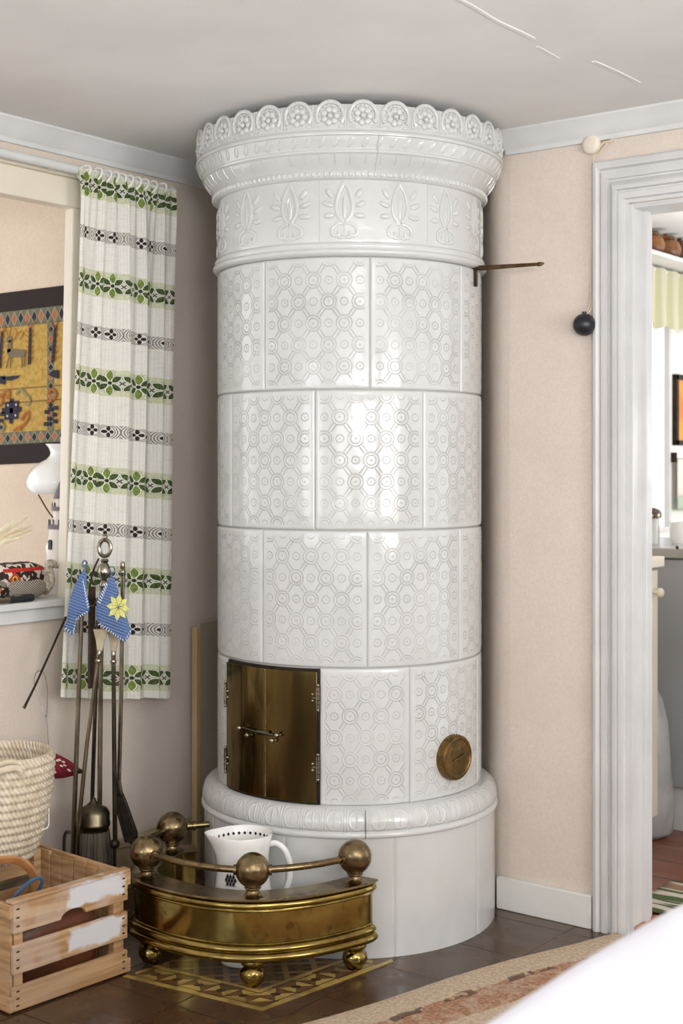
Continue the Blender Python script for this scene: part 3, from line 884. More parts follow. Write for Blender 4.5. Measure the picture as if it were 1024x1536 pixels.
# ------------------------------------------------------------------ curtain on its rod
UC = -2.795
def rodp(px): return onU(px, 228 + (285 - 228) * px / 255, UC)
rz = 2.019; vr1 = onU(254, 285, UC).y
rod = thing('curtain_rod', 'white curtain rod running along the left wall above the opening', 'curtain rod', (UC, 1.9, rz))
mb = MB(); mb.tube([(UC, 1.25, rz), (UC, vr1, rz)], .0125, 14); mb.build('rod', M['paint'], rod)
for y in (1.45, 2.46):
    mb = MB(); mb.tube([(UL + .001, y, rz), (UC, y, rz)], .006, 8); mb.lathe([(0, 0), (.018, 0), (.018, .005), (.01, .007), (0, .007)], (UL + .0005, y, rz), 16, axis=((0, 1, 0), (0, 0, 1), (1, 0, 0))); mb.build('bracket', M['paint'], rod)
mb = MB(); mb.sphere((UC, vr1 + .006, rz), .0165, 14, 10); mb.build('end_cap', M['paint'], rod)

def curtain_mat():
    n = NT('woven_curtain'); b = n.b
    s, t = n.uv()
    # alternating bands every .133 m measured down from the top
    k = n.E('floor(t/0.2665)', t=t)
    tg = n.E('mod(t+0.2665-0.047,0.2665)', t=t)          # green band centre at .047
    yg = n.E('mod(t-0.040+0.13325,0.2665)-0.13325', t=t)
    yd = n.E('mod(t-0.040,0.2665)-0.13325', t=t)
    x = n.E('mod(s/1.32,0.058)-0.029', s=s); ax = n.E('abs(x)', x=x)
    ay = n.E('abs(y)', y=yg)
    # green flowers
    pv = n.E('((ay-0.0205)/0.0150)*((ay-0.0205)/0.0150)+abs(x)/0.0085', ay=ay, x=x)
    al = n.E('ax*0.82+ay*0.57', ax=ax, ay=ay); pp = n.E('ax*0.57-ay*0.82', ax=ax, ay=ay)
    pd = n.E('((al-0.0195)/0.0145)*((al-0.0195)/0.0145)+abs(pp)/0.0082', al=al, pp=pp)
    inband = n.E('ay<0.036', ay=ay)
    weave = n.noise(420, 2)
    cream = n.mix(n.ramp(weave, .35, .65), lin((246, 243, 236)), lin((234, 231, 222)))
    vl = n.E('sin(s*720)', s=s); hl = n.noise(90, 2, stretch=(.25, .25, 5))
    cream = n.mix(n.E('v*0.35+h*0.45', v=n.ramp(vl, .5, 1.0), h=n.ramp(hl, .55, .75)), cream, lin((206, 203, 194)))
    gband = n.mix(n.ramp(n.noise(240, 2), .4, .6), lin((204, 208, 170)), lin((222, 222, 198)))
    c = n.mix(n.E('b*(0.35+0.65*(ay>0.012))', b=inband, ay=ay), cream, gband)
    # grey tracery at the middle of the band
    xx = n.E('hyp(ax-0.029,ay)', ax=ax, ay=ay)
    tr = n.E('(xx<0.012)*(abs(0.029-ax-ay)<0.0022)+(abs(xx-0.0135)<0.0011)', xx=xx, ax=ax, ay=ay)
    c = n.mix(n.E('min(1,tr)*b', tr=tr, b=inband), c, lin((84, 84, 82)))
    line = n.E('max((pv<1.36)*(pv>1.18),(pd<1.38)*(pd>1.19))', pv=pv, pd=pd)
    c = n.mix(n.E('l*b*0.5', l=line, b=inband), c, lin((96, 106, 74)))
    c = n.mix(n.E('max(pv<1.18,pd<1.19)*b', pv=pv, pd=pd, b=inband), c, lin((240, 240, 226)))
    c = n.mix(n.E('(pv<0.92)*b', pv=pv, b=inband), c, n.mix(n.ramp(n.noise(150, 2), .4, .6), lin((138, 156, 74)), lin((108, 128, 54))))
    c = n.mix(n.E('(pd<0.92)*b', pd=pd, b=inband), c, n.mix(n.ramp(n.noise(150, 2), .4, .6), lin((84, 100, 50)), lin((58, 72, 40))))
    c = n.mix(n.E('(hyp(ax,ay)<0.0048)*b', ax=ax, ay=ay, b=inband), c, lin((50, 44, 40)))
    # dark flower band
    by = n.E('abs(y)', y=yd); b2 = n.E('by<0.0175', by=by)
    pa = n.E('min(hyp((ax-0.0085)/0.0062,by/0.0045),hyp(ax/0.0045,(by-0.0085)/0.0062))', ax=ax, by=by)
    rr = n.E('hyp(ax*0.8,by)', ax=ax, by=by)
    arcs = n.E('(rr>0.0135)*(abs(mod(rr,0.0042)-0.0021)<0.0009)', rr=rr)
    c = n.mix(n.E('b2*0.45', b2=b2), c, lin((214, 210, 202)))
    c = n.mix(n.E('arcs*b2*0.85', arcs=arcs, b2=b2), c, lin((98, 90, 84)))
    c = n.mix(n.E('(pa<1)*b2', pa=pa, b2=b2), c, lin((46, 36, 32)))
    n.link(c, b.inputs['Base Color']); b.inputs['Roughness'].default_value = .85
    wx = n.E('sin(s*1900)*0.5+sin(t*1500)*0.5', s=s, t=t)
    slub = n.noise(60, 2, stretch=(1, 1, 14))
    n.link(n.bump(n.E('wx*0.3+f', wx=wx, f=slub), .0012, .5), b.inputs['Normal'])
    tl = n.new('ShaderNodeBsdfTranslucent'); n.link(c, tl.inputs[0])
    mx = n.new('ShaderNodeMixShader'); mx.inputs[0].default_value = .18
    n.link(b.outputs[0], mx.inputs[1]); n.link(tl.outputs[0], mx.inputs[2]); n.link(mx.outputs[0], n.out.inputs[0])
    return n.m
M['curtain'] = curtain_mat()
cur = thing('curtain', 'long white woven curtain with green leaf bands hanging beside the opening', 'curtain', (UC, 2.66, .6))
mb = MB()
ztop, zbot = 2.021, .592
v0t, v1t = onU(113, 280, UC).y, onU(257, 290, UC).y
v0m = onU(88, 750, UC).y
v0b, v1b = onU(72, 1040, UC).y, onU(243, 1035, UC).y
NU, NV = 240, 110
CL = .56                              # flat width of the cloth
def fold(u):  # irregular pleats 0..1
    return (math.sin(2 * PI * (2.2 * u + .25 * math.sin(5 * u)) + .6) * .5 + .32 * math.sin(2 * PI * 4.6 * u + 1.2) + .18 * math.sin(2 * PI * 9.5 * u))
def cpt(u, v):                        # v 0 top .. 1 bottom
    z = lerp(ztop, zbot, v)
    d = ztop - z
    z = ztop - d * lerp(.985, 1.036, u)
    y0 = lerp(v0t, v0b, v ** 1.05) + .016 * math.sin(PI * min(1, v * 1.2)) * -0
    y1 = lerp(v1t, v1b, v)
    gath = math.exp(-((d - .033) / .05) ** 2)
    left = max(0, min(1, (u - .12) / .2))
    amp = lerp(.014, .037, min(1, d / .5)) * (.35 + .65 * left)
    fine = .0062 * math.sin(2 * PI * 12 * u + 2 * math.sin(7 * u)) * math.exp(-(d / .16) ** 2)
    x = UC + .022 + amp * fold(u) + fine + .016 * v
    x = lerp(x, UC + .0155 + fine * .8, math.exp(-(d / .045) ** 2))
    z += .004 * math.sin(2 * PI * 15 * u) * math.exp(-(d / .02) ** 2)
    z -= .006 * v * math.sin(3 * u + 1) + .012 * v * (1 - u) * 0
    y = lerp(y0, y1, u) + .004 * math.sin(2 * PI * 4.6 * u + 2.2) * min(1, d / .3)
    return Vector((x, y, z))
us = [i / NU for i in range(NU + 1)]; vs = [j / NV for j in range(NV + 1)]
mb.grid(cpt, us, vs, lambda u, v: (u * CL, v * (ztop - zbot)))
mb.build('cloth', M['curtain'], cur, angle=180, recalc=False)
mb = MB(); M['cord'] = mat('white_cord', (240, 238, 230), .7)
for px in (126, 143, 157, 168, 179, 190, 202, 213, 226, 240):
    c = onU(px, 0, UC); c.z = rz
    ring = [c + Vector((.0185 * math.cos(a) + .002, .009 * math.sin(a * 1 + .5), .019 * math.sin(a) - .002)) for a in [2 * PI * i / 18 for i in range(18)]]
    mb = MB(); mb.tube(ring, .0036, 6, closed=True); mb.build('gathering_loop', M['cord'], cur)

# ------------------------------------------------------------------ fire tools in front of the curtain
YT = 3.60
def tp(px, py, Y=YT): return P(px, py, Y)
def floor_y(Y): return HOR + EYE * FPX / Y
FYT = floor_y(YT)
std = thing('fire_tool_stand', 'tall steel fire tool stand with a ring handle on top by the curtain', 'fire tool stand', tp(148, FYT))
ax = tp(150, FYT); 
def sl(px, py): return tp(px, py)
mb = MB(); mb.tube([tp(154, 905), tp(151, 1000), tp(148, FYT - 8)], [.0062, .0062, .007], 10); mb.build('pole', M['rod_steel'], std)
def turned(mb, px0, py0, px1, py1, prof, n=18, Y=YT):
    a = tp(px0, py0, Y); b = tp(px1, py1, Y); d = (b - a); L = d.length; d.normalize()
    x = CY - d * CY.dot(d); x.normalize(); y = d.cross(x)
    mb.lathe([(r, t * L) for r, t in prof], a, n, axis=(x, y, d))
mb = MB(); turned(mb, 157, 838, 154, 908, [(0, 0), (.008, .0), (.011, .04), (.008, .09), (.014, .16), (.0185, .27), (.0165, .36), (.009, .43), (.007, .47), (.011, .52), (.0115, .6), (.008, .68), (.0105, .76), (.01, .85), (.007, .93), (.007, 1), (0, 1)]); mb.build('finial', M['rod_steel'], std, angle=50)
mb = MB(); ringc = tp(157, 822); mb.tube([ringc + CX * .0155 * math.cos(a) + UPV * .0215 * math.sin(a) for a in [2 * PI * i / 24 for i in range(24)]], .0055, 8, closed=True)
mb.sphere(tp(157, 806), (.008, .008, .009), 10, 8); mb.build('ring_handle', M['rod_steel'], std)
mb = MB(); hub = tp(151, 968)
# four flat hanging arms spread like a crown, each ending in a knob
mb.lathe([(0, -.006), (.02, -.006), (.022, 0), (.02, .006), (0, .006)], tp(154, 905), 20)
for q, (ox, oy) in enumerate(((-.048, -.012), (.052, -.012), (-.02, .03), (.028, .03))):
    c = tp(154, 905); e = c + CX * ox + CY * oy; mb.tube(catmull([c, lerp(c, e, .6) - UPV * .006, e - UPV * .004, e + (e - c) * .1 + UPV * .012], 5), .004, 6)
mb.build('hook_rack', M['dark_steel'], std)
mb = MB(); mb.lathe([(0, 0.001), (.085, .001), (.088, .006), (.08, .012), (.04, .02), (.018, .028), (.012, .04), (0, .04)], tp(148, FYT), 32); mb.build('base', M['dark_steel'], std, angle=50)
M['leather'] = mat('dark_leather', (60, 44, 34), .6, c2=(84, 62, 46), vs=40)
mb = MB(); mb.tube(catmull([tp(148, 838, 3.63), tp(140, 856, 3.63), tp(134, 885, 3.63), tp(133, 915, 3.63), tp(137, 935, 3.63)], 6), .006, 8, flat=(.4, 1.1))
mb.tube([tp(138, 880, 3.64), tp(137, 1032, 3.64)], .0105, 8, flat=(.6, 1.2)); mb.build('leather_strap', M['leather'], std)

def tool(name, label, pts, r, m, tip=True, grp=None, Y=None):
    t = thing(name, label, 'fire tool', tp(pts[-1][0], pts[-1][1], pts[-1][2] if len(pts[-1]) > 2 else YT))
    q = [tp(*p) for p in pts]
    mb = MB(); mb.tube(q, r, 10); mb.build('rod', m, t)
    return t, q
def knob_top(t, a, b, m, sc=1):   # turned knob at end a of a rod heading to b
    d = (b - a).normalized(); x = (CY - d * CY.dot(d)).normalized(); y = d.cross(x)
    mb = MB(); mb.lathe([(0, -.002), (.004 * sc, -.001), (.0055 * sc, .004), (.0055 * sc, .016), (.0042 * sc, .020), (.0068 * sc, .023), (.0072 * sc, .028), (.0055 * sc, .032), (.005 * sc, .036)], a, 14, axis=(x, y, d)); mb.build('knob', m, t, angle=50)
t, q = tool('poker', 'leftmost long steel poker with a blue pot holder hung over its top', [(127, 845, 3.55), (122, 935, 3.55), (116, 1090, 3.55), (105, floor_y(3.55) - 3, 3.55)], [.0058, .0058, .0062, .0066], M['rod_steel'])
knob_top(t, tp(127, 841, 3.55), tp(122, 935, 3.55), M['rod_steel'], 1.15)
mb = MB(); mb.tube(catmull([tp(107, 1300, 3.55), tp(101, 1306, 3.55), tp(97, 1290, 3.55), tp(96, 1262, 3.55), tp(99, 1248, 3.55), tp(106, 1250, 3.55)], 6), .004, 8); mb.build('hook', M['black_iron'], t)
# pair of flat handled tools hanging lower, leather-coloured handles
M['horn'] = mat('pale_horn', (190, 176, 152), .5, c2=(170, 154, 128), vs=25)
def flat_handle(t, pxa, pya, wa, pxb, pyb, wb, Y):
    a, b = tp(pxa, pya, Y), tp(pxb, pyb, Y)
    mb = MB(); mb.prism([a - CX * wa, a + CX * wa, lerp(a, b, .5) + CX * lerp(wa, wb, .62), b + CX * wb, b - CX * wb, lerp(a, b, .5) - CX * lerp(wa, wb, .62)], CY * .009)
    o = mb.build('flat_handle', M['horn'], t, bevel=.002); return o
t, q = tool('poker', 'slanting steel rod with pale flat handle crossing in front of the brush', [(149, 978, 3.54), (146, 1000, 3.54), (131, 1110, 3.54), (117, 1245, 3.54), (113, floor_y(3.54) - 4, 3.54)], [.005, .005, .0055, .0055, .005], M['rod_steel'])
flat_handle(t, 151, 944, .0205, 149, 978, .006, 3.54); knob_top(t, tp(149, 976, 3.54), tp(146, 1002, 3.54), M['rod_steel'], 1.15)
t, q = tool('poker', 'straight steel poker with ball end and pale flat handle behind the star pot holder', [(170, 982, 3.56), (171, 1100, 3.56), (172.5, 1255, 3.56), (172.5, 1262, 3.56)], [.0055, .006, .0062, .0062], M['dark_steel'])
flat_handle(t, 171, 948, .0175, 170, 980, .006, 3.56); knob_top(t, tp(170, 977, 3.56), tp(170, 1010, 3.56), M['rod_steel'], 1.15)
mb = MB(); mb.sphere(tp(172, 1266, 3.56), .0135, 14, 10); mb.tube([tp(172, 1262, 3.56), tp(172, 1272, 3.56), tp(171, floor_y(3.56) - 2, 3.56)], .0045, 8); mb.build('ball_end', M['black_iron'], t)
# brush
M['bristle'] = mat('dark_bristle', (58, 52, 44), .8, c2=(92, 84, 70), vs=60, stretch=(1, 1, .06), bump=.004, bs=120)
M['pewter'] = mat('pewter', (120, 112, 92), .32, 1, c2=(88, 80, 64), vs=20)
br = thing('hearth_brush', 'round hearth brush with pewter ferrule and dark bristles hanging behind the crate', 'brush', tp(140, 1325))
mb = MB(); mb.tube([tp(147, 930), tp(143, 1050), tp(138, 1205)], .0055, 10); mb.build('rod', M['dark_steel'], br)
mb = MB(); a = tp(140, 1245); 
mb.lathe([(0, .088), (.006, .084), (.008, .076), (.02, .066), (.036, .058), (.043, .046), (.0425, .024), (.045, .02), (.044, .012), (.0405, .008), (.0405, 0), (0, 0)], a, 32); mb.build('ferrule', M['pewter'], br, angle=50)
mb = MB(); rng = random.Random(3)
mb.lathe([(0, 0.002), (.038, .002), (.041, -.02), (.046, -.07), (.047, -.125), (.044, -.145), (0, -.145)], a, 64, rfun=lambda t, r, z: (.0028 * math.sin(t * 17) + .0018 * math.sin(t * 29 + 1)) if r > .03 else 0)
mb.build('bristles', M['bristle'], br, angle=50)
# shovel
shv = thing('hearth_shovel', 'dark hearth shovel on a steel rod leaning nearest to the stove', 'shovel', tp(180, floor_y(3.60) - 60))
mb = MB(); mb.tube([tp(184, 848), tp(183, 935), tp(181, 1060), tp(178, 1182)], [.0056, .0056, .006, .006], 10); mb.build('rod', M['rod_steel'], shv)
knob_top(shv, tp(184, 843), tp(183, 930), M['rod_steel'], 1.15)
mb = MB(); p = [tp(175, 1182), tp(180, 1184), tp(187, 1200), tp(204, 1248), tp(204, 1258), tp(196, 1268), tp(190, 1262), tp(174, 1200)]
mb.prism(p, CY * .006 + CX * .004); mb.prism([tp(175, 1182), tp(171, 1186), tp(170, 1200), tp(186, 1262), tp(190, 1266), tp(174, 1200)], CY * .018)
o = mb.build('blade', M['black_iron'], shv, bevel=.0015)
mb = MB(); mb.tube([tp(178, 1170), tp(179, 1186), tp(182, 1194)], [.006, .0085, .005], 10); mb.build('socket', M['pewter'], shv)
# blue pot holders
def knit(name, c, c2):
    n = NT(name); b = n.b
    x, y, z = n.xyz()
    r = n.E('sin((z*0.95+x*0.25+y*0.25)*820)', x=x, y=y, z=z)
    n.link(n.mix(n.ramp(r, -.6, .9), lin(c2), lin(c)), b.inputs['Base Color']); b.inputs['Roughness'].default_value = .9
    n.link(n.bump(r, .0014, .8), b.inputs['Normal']); return n.m
M['knit'] = knit('blue_knit', (112, 138, 184), (84, 108, 156))
M['yarn_y'] = mat('yellow_yarn', (224, 222, 142), .9, c2=(206, 204, 124), vs=150)
M['yarn_w'] = mat('white_yarn', (222, 228, 238), .9)
def holder(label, outline, Y, thick, bulge, star, stitch):
    t = thing('pot_holder', label, 'pot holder', tp(outline[0][0], outline[0][1], Y))
    cx = sum(p[0] for p in outline) / len(outline); cy = sum(p[1] for p in outline) / len(outline)
    mb = MB(); n = len(outline); levels = 6
    rings = []
    for L in range(levels):
        k = L / (levels - 1)     # 0 rim .. 1 near centre
        rings.append([(lerp(px, cx, k * .92), lerp(py, cy, k * .92), k) for px, py in outline])
    def dep(k): return Y - bulge * math.sin(k * PI / 2)
    fr = [[mb.vert(tp(a, b, dep(k))) for a, b, k in r] for r in rings]
    bk = [[mb.vert(tp(a, b, dep(k) + thick)) for a, b, k in r] for r in rings]
    for g, flip in ((fr, 0), (bk, 1)):
        for L in range(levels - 1):
            for i in range(n):
                j = (i + 1) % n; f_ = (g[L][i], g[L][j], g[L + 1][j], g[L + 1][i]); mb.face(f_ if not flip else f_[::-1])
        mb.face(g[-1] if not flip else g[-1][::-1])
    for i in range(n):
        j = (i + 1) % n; mb.face((bk[0][i], bk[0][j], fr[0][j], fr[0][i]))
    mb.build('knitted_square', M['knit'], t, angle=60)
    mb = MB()
    for a, b in stitch:
        m_ = max(2, int(math.hypot(a[0] - b[0], a[1] - b[1]) / 4.2))
        for i in range(m_):
            x, y = lerp(a[0], b[0], (i + .5) / m_), lerp(a[1], b[1], (i + .5) / m_)
            dx, dy = cx - x, cy - y; L = math.hypot(dx, dy); dx /= L; dy /= L
            mb.tube([tp(x - dx * .5, y - dy * .5, Y - .003), tp(x + dx * 3.6 + .8, y + dy * 3.6 + .8, Y - .004 - bulge * .15)], .0014, 5)
    mb.build('edge_stitching', M['yarn_w'], t)
    mb = MB(); a0, b0 = outline[0]
    mb.tube([tp(a0 + 4.0 * math.cos(q), b0 - 6 + 5 * math.sin(q), Y + .012 * math.cos(q)) for q in [2 * PI * i / 14 for i in range(14)]], .0016, 6, closed=True); mb.build('hanging_loop', M['knit'], t)
    if star:
        sx, sy, R = star; mb = MB()
        for k in range(8):
            a = 2 * PI * k / 8 + .12; 
            f_ = lambda rr, aa: tp(sx + rr * math.cos(aa) * .86, sy + rr * math.sin(aa), Y - bulge * .93 - .004)
            mb.prism([f_(1.5, a), f_(R * .64, a - .36), f_(R, a), f_(R * .64, a + .36)], CY * .006)
        for k in range(8):
            a = 2 * PI * (k + .5) / 8 + .12; mb.sphere(tp(sx + R * .36 * math.cos(a), sy + R * .36 * math.sin(a), Y - bulge * .93 - .004), .003, 6, 4)
        mb.build('star_motif', M['yarn_y'], t)
    return t
holder('blue knitted pot holder with a yellow star hanging among the fire tools',
       [(168, 861), (172, 870), (177, 885), (182, 903), (188, 920), (194, 938), (197, 948), (193, 956), (188, 963), (178, 958), (168, 950), (157, 942), (147, 935), (144, 925), (144, 912), (146, 902), (150, 892), (157, 878), (163, 868)],
       3.515, .010, .010, (177, 911, 21), [((160, 873), (146, 904)), ((146, 936), (186, 962)), ((188, 962), (197, 946))])
holder('folded blue knitted pot holder without star draped on the left poker',
       [(127, 852), (130, 862), (130, 885), (133, 904), (134, 915), (130, 921), (122, 924), (113, 930), (112, 942), (110, 953), (105, 952), (98, 946), (95, 940), (101, 930), (102, 915), (105, 898), (111, 880), (118, 866)],
       3.525, .022, .010, None, [((124, 868), (134, 912)), ((133, 917), (112, 931)), ((112, 934), (109, 952)), ((106, 952), (96, 942))])
# thin black skewer and looped wire
t = thing('skewer', 'thin black skewer slanting down to the left below the blue pot holder', 'skewer', tp(38, 1058, 3.52))
mb = MB(); mb.tube([tp(99, 925, 3.545), tp(80, 968, 3.545), tp(52, 1030, 3.53), tp(38, 1058, 3.52)], [.003, .003, .003, .0035], 8); mb.build('shaft', M['black_iron'], t)
mb = MB(); mb.tube([tp(38, 1058, 3.52), tp(35.5, 1062, 3.52)], .0042, 8); mb.build('tip', M['rod_steel'], t)

# red speckled cloth cone hung on a wire
M['red'] = mat('red_cloth', (132, 22, 44), .8, c2=(112, 14, 36), vs=30)
M['fleck'] = mat('white_fleck', (236, 214, 206), .8)
YR = 3.60
rc = thing('red_cloth_cone', 'dark red cloth cone with white flecks hanging behind the straw basket', 'ornament', tp(90, 1166, YR))
apex = tp(121, 1157, YR); bx = tp(60, 1146, YR); d = (apex - bx).normalized(); x = (UPV - d * UPV.dot(d)).normalized()
L = (apex - bx).length
mb = MB(); mb.lathe([(0, 0), (.036, 0), (.0385, .006), (.034, L * .35), (.024, L * .66), (.012, L * .9), (.006, L * .985), (0, L)], bx, 28, axis=(x, d.cross(x) * .6, d)); mb.build('cloth', M['red'], rc, angle=60)
mb = MB()
for px, py in ((80, 1152), (86, 1141), (92, 1149), (97, 1148), (103, 1155), (82, 1158), (89, 1140), (95, 1143), (104, 1156), (78, 1146)):
    mb.sphere(tp(px, py, YR - .021), (.0055, .004, .0026), 8, 5, axes=(CX * .9 - UPV * .4, CY, UPV * .9 + CX * .4))
mb.build('flecks', M['fleck'], rc)
mb = MB(); mb.lathe([(0, 0), (.0055, .0), (.0068, .006), (.005, .012), (0, .014)], apex - d * .008, 12, axis=(x, d.cross(x), d)); mb.build('tip', M['black_iron'], rc)
M['wire'] = mat('thin_wire', (150, 146, 140), .4, .8)
mb = MB(); mb.tube(catmull([tp(74, 1130, YR), tp(72, 1105, YR), tp(69, 1075, YR), tp(60, 1052, YR), tp(52, 1030, YR), tp(53, 1012, YR), tp(60, 1006, YR), tp(67, 1013, YR), tp(71, 1035, YR), tp(70, 1070, YR), tp(69, 1075, YR)], 6), .0012, 5); mb.sphere(tp(69, 1074, YR), .0035, 8, 6)
mb.build('hanging_wire', M['wire'], rc)
# ------------------------------------------------------------------ crate
e1 = Vector((.66, .75)).normalized(); e2 = Vector((-e1.y, e1.x)); FL = Vector((-.727, 3.021))
def cr(a, b, z): q = FL + e1 * a + e2 * b; return cw(q.x, q.y, z)
A1 = (cr(1, 0, 0) - cr(0, 0, 0)).normalized(); A2 = (cr(0, 1, 0) - cr(0, 0, 0)).normalized()
LW, LD = .325, .36
crate = thing('wooden_crate', 'slatted pine fruit crate with white paint smears in the lower left corner', 'crate', cr(LW / 2, LD / 2, 0))
def crate_mat(name, smear):
    n = NT(name); b = n.b
    x, y, z = n.xyz()
    a = n.E('x*p+y*q', x=x, y=y, p=A1.x, q=A1.y)
    cmb = n.new('ShaderNodeCombineXYZ'); n.link(n.E('a*3', a=a), cmb.inputs[0]); n.link(n.E('z*60', z=z), cmb.inputs[1]); n.link(n.E('(x*p+y*q)*8', x=x, y=y, p=A2.x, q=A2.y), cmb.inputs[2])
    g = n.noise(1.6, 4, vec=cmb.outputs[0])
    c = n.mix(n.ramp(g, .35, .68), lin((204, 166, 122)), lin((172, 130, 88)))
    c = n.mix(n.E('f*0.5', f=n.ramp(n.noise(7, 3), .5, .7)), c, lin((188, 160, 132)))
    if smear:
        nz = n.noise(17, 4)
        m = n.E('ss(0.0,0.02,w)', w=n.E('0.085-abs(a-0.06)+(f-0.5)*0.12', a=a, f=nz))
        zz = n.E('ss(-0.006,0.004,w)', w=n.E('0.024-abs(z-c)+(f-0.5)*0.03', z=z, f=n.noise(30, 3), c=smear))
        m = n.E('m*zz', m=m, zz=zz)
        thin = n.E('ss(0.45,0.62,f)*0.4', f=n.noise(10, 3))
        c = n.mix(thin, c, lin((214, 200, 190)))
        c = n.mix(m, c, lin((226, 226, 228)))
    n.link(c, b.inputs['Base Color']); b.inputs['Roughness'].default_value = .7
    n.link(n.bump(g, .0012, .5), b.inputs['Normal'])
    return n.m
M['pine'] = crate_mat('pine', None); M['pine1'] = crate_mat('pine_smeared_top', .222); M['pine2'] = crate_mat('pine_smeared_middle', .122)
def cbox(mb, a0, a1, b0, b1, z0, z1): mb.box(cr((a0 + a1) / 2, (b0 + b1) / 2, (z0 + z1) / 2), (a1 - a0, b1 - b0, z1 - z0), axes=(A1, A2, UPV))
tk = .011
def notch(mb, b0):
    a_c = .165; pts = [(0, .245), (0, .178), (a_c - .045, .178)] + [(a_c - .036 * math.cos(t), .178 + .018 * math.sin(t)) for t in [PI * i / 10 for i in range(11)]] + [(a_c + .045, .178), (LW, .178), (LW, .245)]
    mb.hexa([cr(a, b0, z) for a, z in pts], [cr(a, b0 + tk, z) for a, z in pts])
for b0, nm in ((0, 1), (LD - tk, 0)):
    mb = MB(); notch(mb, b0); o = mb.build('top_slat', M['pine1'] if nm else M['pine'], crate, smooth=False)
    if nm: o['label'] = 'front top slat with hand notch and white smear'
    mb = MB(); cbox(mb, 0, LW, b0, b0 + tk, .086, .150); mb.build('slat', M['pine2'] if nm else M['pine'], crate, bevel=.0015)
    mb = MB(); cbox(mb, 0, LW, b0, b0 + tk, .004, .058); mb.build('slat', M['pine'], crate, bevel=.0015)
for a0 in (tk, LW - tk - .022):
    for b0 in (tk, LD - tk - .022):
        mb = MB(); cbox(mb, a0, a0 + .022, b0, b0 + .022, .004, .243); mb.build('corner_post', M['pine'], crate, bevel=.0015)
for side in (0, 1):
    xo = 0 if side == 0 else LW - .008
    sgn = -1 if side == 0 else 1
    nb = 7
    for k in range(nb):
        b0 = tk + .004 + k * (LD - 2 * tk - .008) / nb; w = (LD - 2 * tk - .008) / nb - (.006 if k % 2 else .004)
        mb = MB(); cbox(mb, xo, xo + .008, b0, b0 + w, .012, .240 - .004 * (k % 3)); mb.build('side_slat', M['pine'], crate, bevel=.001)
    for z0, z1 in ((.212, .243), (.004, .036)):
        mb = MB(); x0 = -.010 if side == 0 else LW; cbox(mb, x0, x0 + .010, 0, LD, z0, z1); mb.build('side_batten', M['pine'], crate, bevel=.0015)
mb = MB(); cbox(mb, -.006, LW + .006, -.004, .021, .245, .252); mb.build('top_rail', M['pine1'], crate, bevel=.0015)
mb = MB(); cbox(mb, -.006, LW + .006, LD - .021, LD + .004, .245, .252); mb.build('top_rail', M['pine'], crate, bevel=.0015)
for k in range(4):
    mb = MB(); b0 = .012 + k * .085; cbox(mb, .002, LW - .002, b0, b0 + .078, .0, .008); mb.build('bottom_board', M['pine'], crate, bevel=.001)
M['nail'] = mat('nail_mark', (70, 54, 42), .6, .3)
mb = MB()
for z in (.193, .212, .231, .1, .118, .136, .016, .032, .048):
    for a in (.012, LW - .012):
        mb.sphere(cr(a, -.0002, z), (.0052, .001, .0022), 8, 5, axes=(A1, A2, UPV))
mb.build('nails', M['nail'], crate)

# brown leather bag lying in the crate
M['bag'] = mat('brown_leather', (112, 66, 42), .42, c2=(84, 46, 28), vs=14, bump=.002, bs=40)
M['tan'] = mat('tan_leather', (176, 122, 72), .5, c2=(150, 98, 56), vs=20)
bag = thing('leather_bag', 'brown leather bag with curved tan handle lying in the wooden crate', 'bag', cr(.17, .13, .008))
mb = MB()
def sq(v, e): return math.copysign(abs(v) ** e, v)
def bagp(u, v):
    a = 2 * PI * u; b = PI * (v - .5)
    x = .125 * sq(math.cos(b), .45) * sq(math.cos(a), .5); y = .082 * sq(math.cos(b), .45) * sq(math.sin(a), .5); z = .088 * sq(math.sin(b), .55)
    z += .006 * math.sin(9 * x / .1) * (z > 0)
    return cr(.160 + x, .112 + y, .098 + z)
mb.grid(bagp, [i / 36 for i in range(37)], [j / 20 for j in range(21)]); mb.build('body', M['bag'], bag, angle=180)
mb = MB(); mb.tube(catmull([P(-34, 1325, 3.13), P(-20, 1300, 3.14), P(8, 1290, 3.145), P(32, 1293, 3.15), P(48, 1308, 3.155), P(56, 1330, 3.16), P(56, 1352, 3.165)], 8), .0075, 8, flat=(1.6, .8)); mb.build('handle', M['tan'], bag)
mb = MB(); mb.tube([cr(.05, .112, .187), cr(.27, .112, .187)], .006, 8); mb.build('zip', M['brass_dull'], bag)
M['bluec'] = mat('blue_cord', (52, 92, 128), .5)
mb = MB(); mb.tube(catmull([P(18, 1352, 3.10), P(28, 1338, 3.10), P(43, 1324, 3.11), P(57, 1317, 3.12), P(63, 1321, 3.13), P(60, 1331, 3.14), P(52, 1345, 3.15)], 7), .004, 8)
o = mb.build('blue_cord', M['bluec']); tag(o, 'short loop of blue cord on the leather bag in the crate', 'cord')

